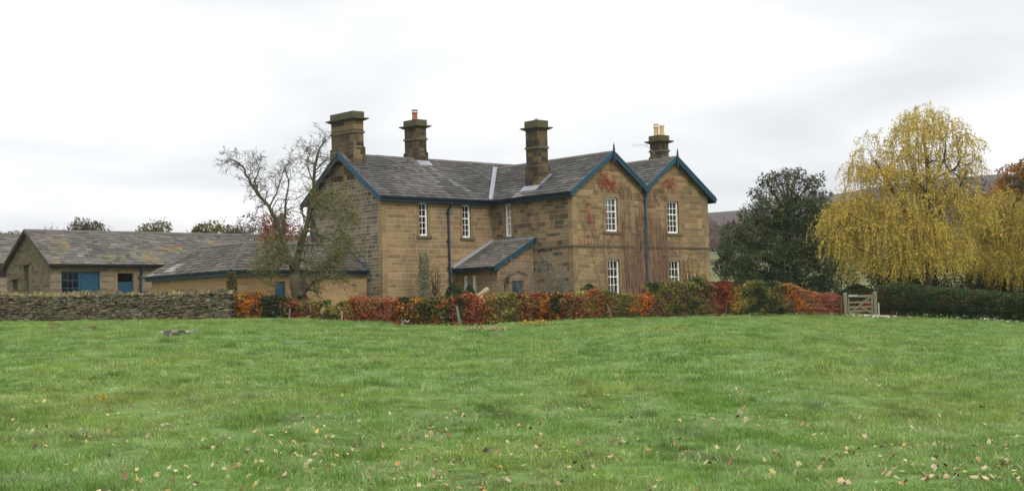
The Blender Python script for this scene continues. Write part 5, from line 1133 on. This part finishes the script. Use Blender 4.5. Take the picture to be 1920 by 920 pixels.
def grass():
    col = bpy.data.collections.new('grass_tufts')
    for k in range(4): col.objects.link(tuft(k, 42, .13, .062, .0075))
    col2 = bpy.data.collections.new('grass_tufts_far')
    for k in range(4): col2.objects.link(tuft(20 + k, 40, .2, .075, .013))
    rr = random.Random(99)
    def scatter(name, y0, y1, dens, collection, smin, smax, only=None):
        pts = []; rots = []; scs = []
        area = .5 * (y1 * y1 - y0 * y0) * 1.04
        for i in range(int(area * dens)):
            y = math.sqrt(rr.uniform(y0 * y0, y1 * y1)); a = rr.uniform(-.52, .52); x = a * y; yb = tab(a, FA)
            if y > yb + .15: continue
            n = noise.noise(Vector((x * .5, y * .5, 9))); n2 = noise.noise(Vector((x * 1.6, y * 1.6, 2)))
            if only is not None and y < yb - .45 and noise.noise(Vector((x * .9, y * .9, 20))) + .5 * noise.noise(Vector((x * 3, y * 3, 4))) < only: continue
            pts.append((x, y, ground(x, y))); rots.append((rr.gauss(0, .12), rr.gauss(0, .12), rr.uniform(0, 6.28))); s_ = rr.uniform(smin, smax) * (1 + .55 * n + .6 * n2); scs.append(max(.35, s_))
        me = bpy.data.meshes.new(name); me.from_pydata(pts, [], [])
        ar = me.attributes.new('rot', 'FLOAT_VECTOR', 'POINT'); ar.data.foreach_set('vector', np.array(rots, dtype=np.float32).ravel())
        a2 = me.attributes.new('scl', 'FLOAT', 'POINT'); a2.data.foreach_set('value', np.array(scs, dtype=np.float32))
        me.materials.append(M['grass']); o = link(name, me); tag(o, kind='stuff')
        ng = bpy.data.node_groups.new(name + '_nodes', 'GeometryNodeTree'); ng.interface.new_socket('Geometry', in_out='INPUT', socket_type='NodeSocketGeometry'); ng.interface.new_socket('Geometry', in_out='OUTPUT', socket_type='NodeSocketGeometry')
        gi = nn(ng, 'NodeGroupInput'); go = nn(ng, 'NodeGroupOutput'); ip = nn(ng, 'GeometryNodeInstanceOnPoints'); ci = nn(ng, 'GeometryNodeCollectionInfo'); ci.inputs[0].default_value = collection; ci.inputs['Separate Children'].default_value = True; ci.inputs['Reset Children'].default_value = True
        ra = nn(ng, 'GeometryNodeInputNamedAttribute', data_type='FLOAT_VECTOR'); ra.inputs[0].default_value = 'rot'; sa = nn(ng, 'GeometryNodeInputNamedAttribute', data_type='FLOAT'); sa.inputs[0].default_value = 'scl'
        e2r = nn(ng, 'FunctionNodeEulerToRotation')
        ng.links.new(gi.outputs[0], ip.inputs['Points']); ng.links.new(ci.outputs[0], ip.inputs['Instance']); ip.inputs['Pick Instance'].default_value = True
        ng.links.new(ra.outputs[0], e2r.inputs[0]); ng.links.new(e2r.outputs[0], ip.inputs['Rotation']); ng.links.new(sa.outputs[0], ip.inputs['Scale']); ng.links.new(ip.outputs[0], go.inputs[0])
        md = o.modifiers.new('scatter', 'NODES'); md.node_group = ng; print(name, len(pts)); return o
    scatter('grass', 9.5, 24, 75, col, .7, 1.2)
    col3 = bpy.data.collections.new('rank_tufts')
    for k in range(3): col3.objects.link(tuft(40 + k, 60, .12, .15, .009))
    scatter('rank_grass', 11.5, 67, 7, col3, .5, 1.15, .25)
    scatter('grass', 24, 68, 27, col2, .7, 1.2)
grass()
def fallen():
    rr = random.Random(31); mb = MB(); cols = [(.44, .36, .21), (.36, .29, .16), (.48, .42, .27), (.32, .20, .11), (.42, .26, .09), (.18, .12, .07), (.10, .07, .045), (.42, .33, .11), (.26, .12, .06)]; wts = [6, 5, 3, 2, 1.5, 2, 2, 2, .6]
    def leaf(x, y, s_):
        z = ground(x, y) + rr.uniform(.0, .05); an0 = rr.uniform(0, 6.28); tx, ty = rr.gauss(0, .55), rr.gauss(0, .55); cu = rr.uniform(.1, .5); c = rr.choices(cols, wts)[0]; k = rr.uniform(.8, 1.15); mb.tint = tuple(q * k for q in c); n = 10; ring = []
        for i in range(n):
            r = s_ * ((1.0 if i in (0, 2, 8) else .85 if i in (4, 6) else .68) * rr.uniform(.75, 1.1)) * .5; an = an0 + 2 * math.pi * i / n; dx, dy = math.cos(an) * r, math.sin(an) * r; ring.append((x + dx, y + dy, z + dx * tx + dy * ty + cu * r * r / s_ * 2))
        for i in range(n): mb.poly([(x, y, z), ring[i], ring[(i + 1) % n]])
    N = 0
    while N < 2300:
        y = 11.8 + abs(rr.gauss(0, 1)) * 5.5; a = rr.uniform(-.37, .37); x = a * y
        if y > 36: continue
        d = noise.noise(Vector((x * .35, y * .35, 1))) + (.15 if a < .1 else -.12)
        d2 = noise.noise(Vector((x * 1.3, y * 1.3, 6)))
        if d + d2 * .8 < rr.uniform(-.5, .6): continue
        leaf(x, y, rr.uniform(.025, .075)); N += 1
    for px, py, n, sp_ in [(1300, 890, 12, .6), (620, 880, 10, .6), (60, 850, 12, .8), (1080, 870, 8, .5), (1000, 900, 12, .8)]:
        Y = 1.6 / ((py - tab(px, [(0, 620), (1920, 570)])) / FPX); c = at(px, py, Y)
        for i in range(n): leaf(c.x + rr.gauss(0, sp_), c.y + rr.gauss(0, sp_), rr.uniform(.035, .085))
    o = mb.build('fallen_leaves', M['litter'], None, uv=False); tag(o, kind='stuff')
    mb = MB()
    for i in range(170):
        px = rr.choice([rr.gauss(1640, 28), rr.gauss(1660, 60), rr.gauss(1640, 20), rr.uniform(1620, 1920)]); p = foot(px); y = p.y - abs(rr.gauss(.3, .7)); x = p.x * y / p.y; s_ = rr.uniform(.05, .11); z = ground(x, y) + .09; an = rr.uniform(0, 3); mb.tint = rr.choice([(.62, .58, .48), (.55, .48, .33), (.4, .38, .3)])
        mb.poly([(x - s_ * math.cos(an), y - s_ * math.sin(an), z), (x + s_ * .4, y - .02, z + .02), (x + s_ * math.cos(an), y + s_ * math.sin(an), z + rr.uniform(0, .04)), (x - s_ * .4, y + .04, z + .03)])
    o = mb.build('pale_leaf_litter', M['litter'], None, uv=False); tag(o, kind='stuff')
fallen()
def weed(px, py, w_, h, pal, n, label, nm='weed_clump', size=.05):
    """a clump of dead or flowering stalks standing in the grass at a place of the picture"""
    Yg = None
    for Y in np.arange(12, 64, .25):
        p = at(px, py, Y)
        if ground(p.x, p.y) >= p.z: Yg = Y; break
    if Yg is None: Yg = 54; p = at(px, py, Yg)
    p.z = ground(p.x, p.y); t = thing(nm, label, 'weeds', Matrix.Translation(p)); rr = random.Random(px); mb = MB(); P = []
    R_ = px_r(w_, Yg) / 2
    for i in range(n):
        b = p + Vector((rr.uniform(-1, 1) * R_, rr.gauss(0, .25), -.02)); e = b + Vector((rr.gauss(0, .05), rr.gauss(0, .05), h * rr.uniform(.5, 1.1))); mb.tube([b, e], [.008, .005], 4, False)
        for _ in range(5): P.append((e.x + rr.gauss(0, .04), e.y + rr.gauss(0, .04), e.z + rr.gauss(0, .025)))
    mb.build('stalks', M['stem'], t, uv=False); leaves('flower_heads', M['leaf'], t, P, size, palette(P, pal, 3), 1.2, flat=.4)
weed(1003, 612, 42, .2, [(YEL, 3), (YG, 2), ((.5, .3, .03), 1)], 28, 'clump of yellow weeds in the grass before the green hedge bush')
weed(930, 622, 36, .17, [((.42, .36, .24), 3), ((.30, .24, .15), 2)], 34, 'dead straw coloured seed heads in the grass below the rust beech')
weed(890, 621, 34, .16, [((.42, .36, .24), 3), ((.26, .2, .12), 2)], 24, 'brown dried seed heads left of the straw coloured ones')
weed(102, 618, 18, .3, [((.16, .09, .05), 3)], 7, 'rusty dock stalks in front of the dry stone wall at the left')
weed(170, 622, 10, .22, [((.16, .09, .05), 3)], 5, 'single small dock stalk right of the larger dock')
weed(764, 610, 30, .2, [((.6, .58, .5), 3)], 8, 'white seed heads at the foot of the orange patched bush')
weed(185, 756, 26, .10, [((.45, .28, .02), 3)], 10, 'yellow flowered weed lying in the left foreground grass', size=.04)
def spoil():
    px, py = 332, 630
    for Y in np.arange(12, 60, .25):
        p = at(px, py, Y)
        if ground(p.x, p.y) >= p.z: break
    p.z = ground(p.x, p.y); rr = random.Random(3); mb = MB()
    for i in range(34):
        q = p + Vector((rr.gauss(0, .23), rr.gauss(0, .2), rr.uniform(.02, .15))); s_ = rr.uniform(.03, .07); mb.tint = rr.choice([(.22, .2, .17), (.35, .33, .29), (.13, .11, .09), (.45, .43, .38), (.1, .09, .06)])
        P = [q + Vector((sx_ * s_ * rr.uniform(.7, 1.2), sy_ * s_ * rr.uniform(.7, 1.2), sz_ * s_ * .6)) for sz_ in (-1, 1) for sx_, sy_ in ((-1, -1), (1, -1), (1, 1), (-1, 1))]; mb.hexa(P)
    o = mb.build('rubble_heap', M['drystone'], None); tag(o, 'small grey heap of rubble lying alone in the grass at the left', 'rubble')
spoil()
# ------------------------------------------------------------------ far wood on the hillside
def far_wood():
    rr = random.Random(8); P = []
    for i in range(700):
        Y = rr.uniform(330, 640); a = rr.choice([rr.uniform(.11, .19), rr.uniform(.1, .34)]); x = a * Y; z = ground(x, Y, False)
        if noise.noise(Vector((x * .01, Y * .01, 3))) < -.05: continue
        r = rr.uniform(2, 4)
        for k in range(26): P.append((x + rr.gauss(0, r * .5), Y + rr.gauss(0, r * .5), z + abs(rr.gauss(r * .6, r * .45))))
    o = leaves('far_wood', M['leaf'], None, P, 1.1, palette(P, [((.09, .055, .04), 4), ((.12, .07, .035), 2), ((.07, .055, .045), 3), ((.20, .10, .03), 1)], .02), 1.3); tag(o, kind='stuff')
far_wood()
# field walls on the lower hillside
t_ = thing('field_wall', 'distant dark field wall crossing the green field on the hill', 'wall', Matrix.Translation((60, 330, ground(60, 330, False))))
mb = MB()
for (x0, y0, x1, y1) in [(20, 300, 140, 330)]:
    n = 30
    for i in range(n):
        a = (lerp(x0, x1, i / n), lerp(y0, y1, i / n)); b = (lerp(x0, x1, (i + 1) / n), lerp(y0, y1, (i + 1) / n)); za, zb2 = ground(*a, False), ground(*b, False)
        mb.hexa([(a[0], a[1], za - .3), (b[0], b[1], zb2 - .3), (b[0], b[1] + .5, zb2 - .3), (a[0], a[1] + .5, za - .3), (a[0], a[1], za + 1.2), (b[0], b[1], zb2 + 1.2), (b[0], b[1] + .4, zb2 + 1.2), (a[0], a[1] + .4, za + 1.2)])
mb.build('walling', M['st_barngable'], t_)
# ------------------------------------------------------------------ haze
mb = MB(); mb.box((-950, -40, -14), (950, 2520, 105)); hz = mb.build('haze', bpy.data.materials.new('haze_air'), None, uv=False); tag(hz, kind='stuff')
hm = hz.data.materials[0]; hm.use_nodes = True; t = hm.node_tree; t.nodes.clear(); o = nn(t, 'ShaderNodeOutputMaterial'); v = nn(t, 'ShaderNodeVolumePrincipled'); v.inputs['Density'].default_value = .00016; v.inputs['Color'].default_value = (.93, .95, 1, 1); t.links.new(v.outputs[0], o.inputs['Volume'])
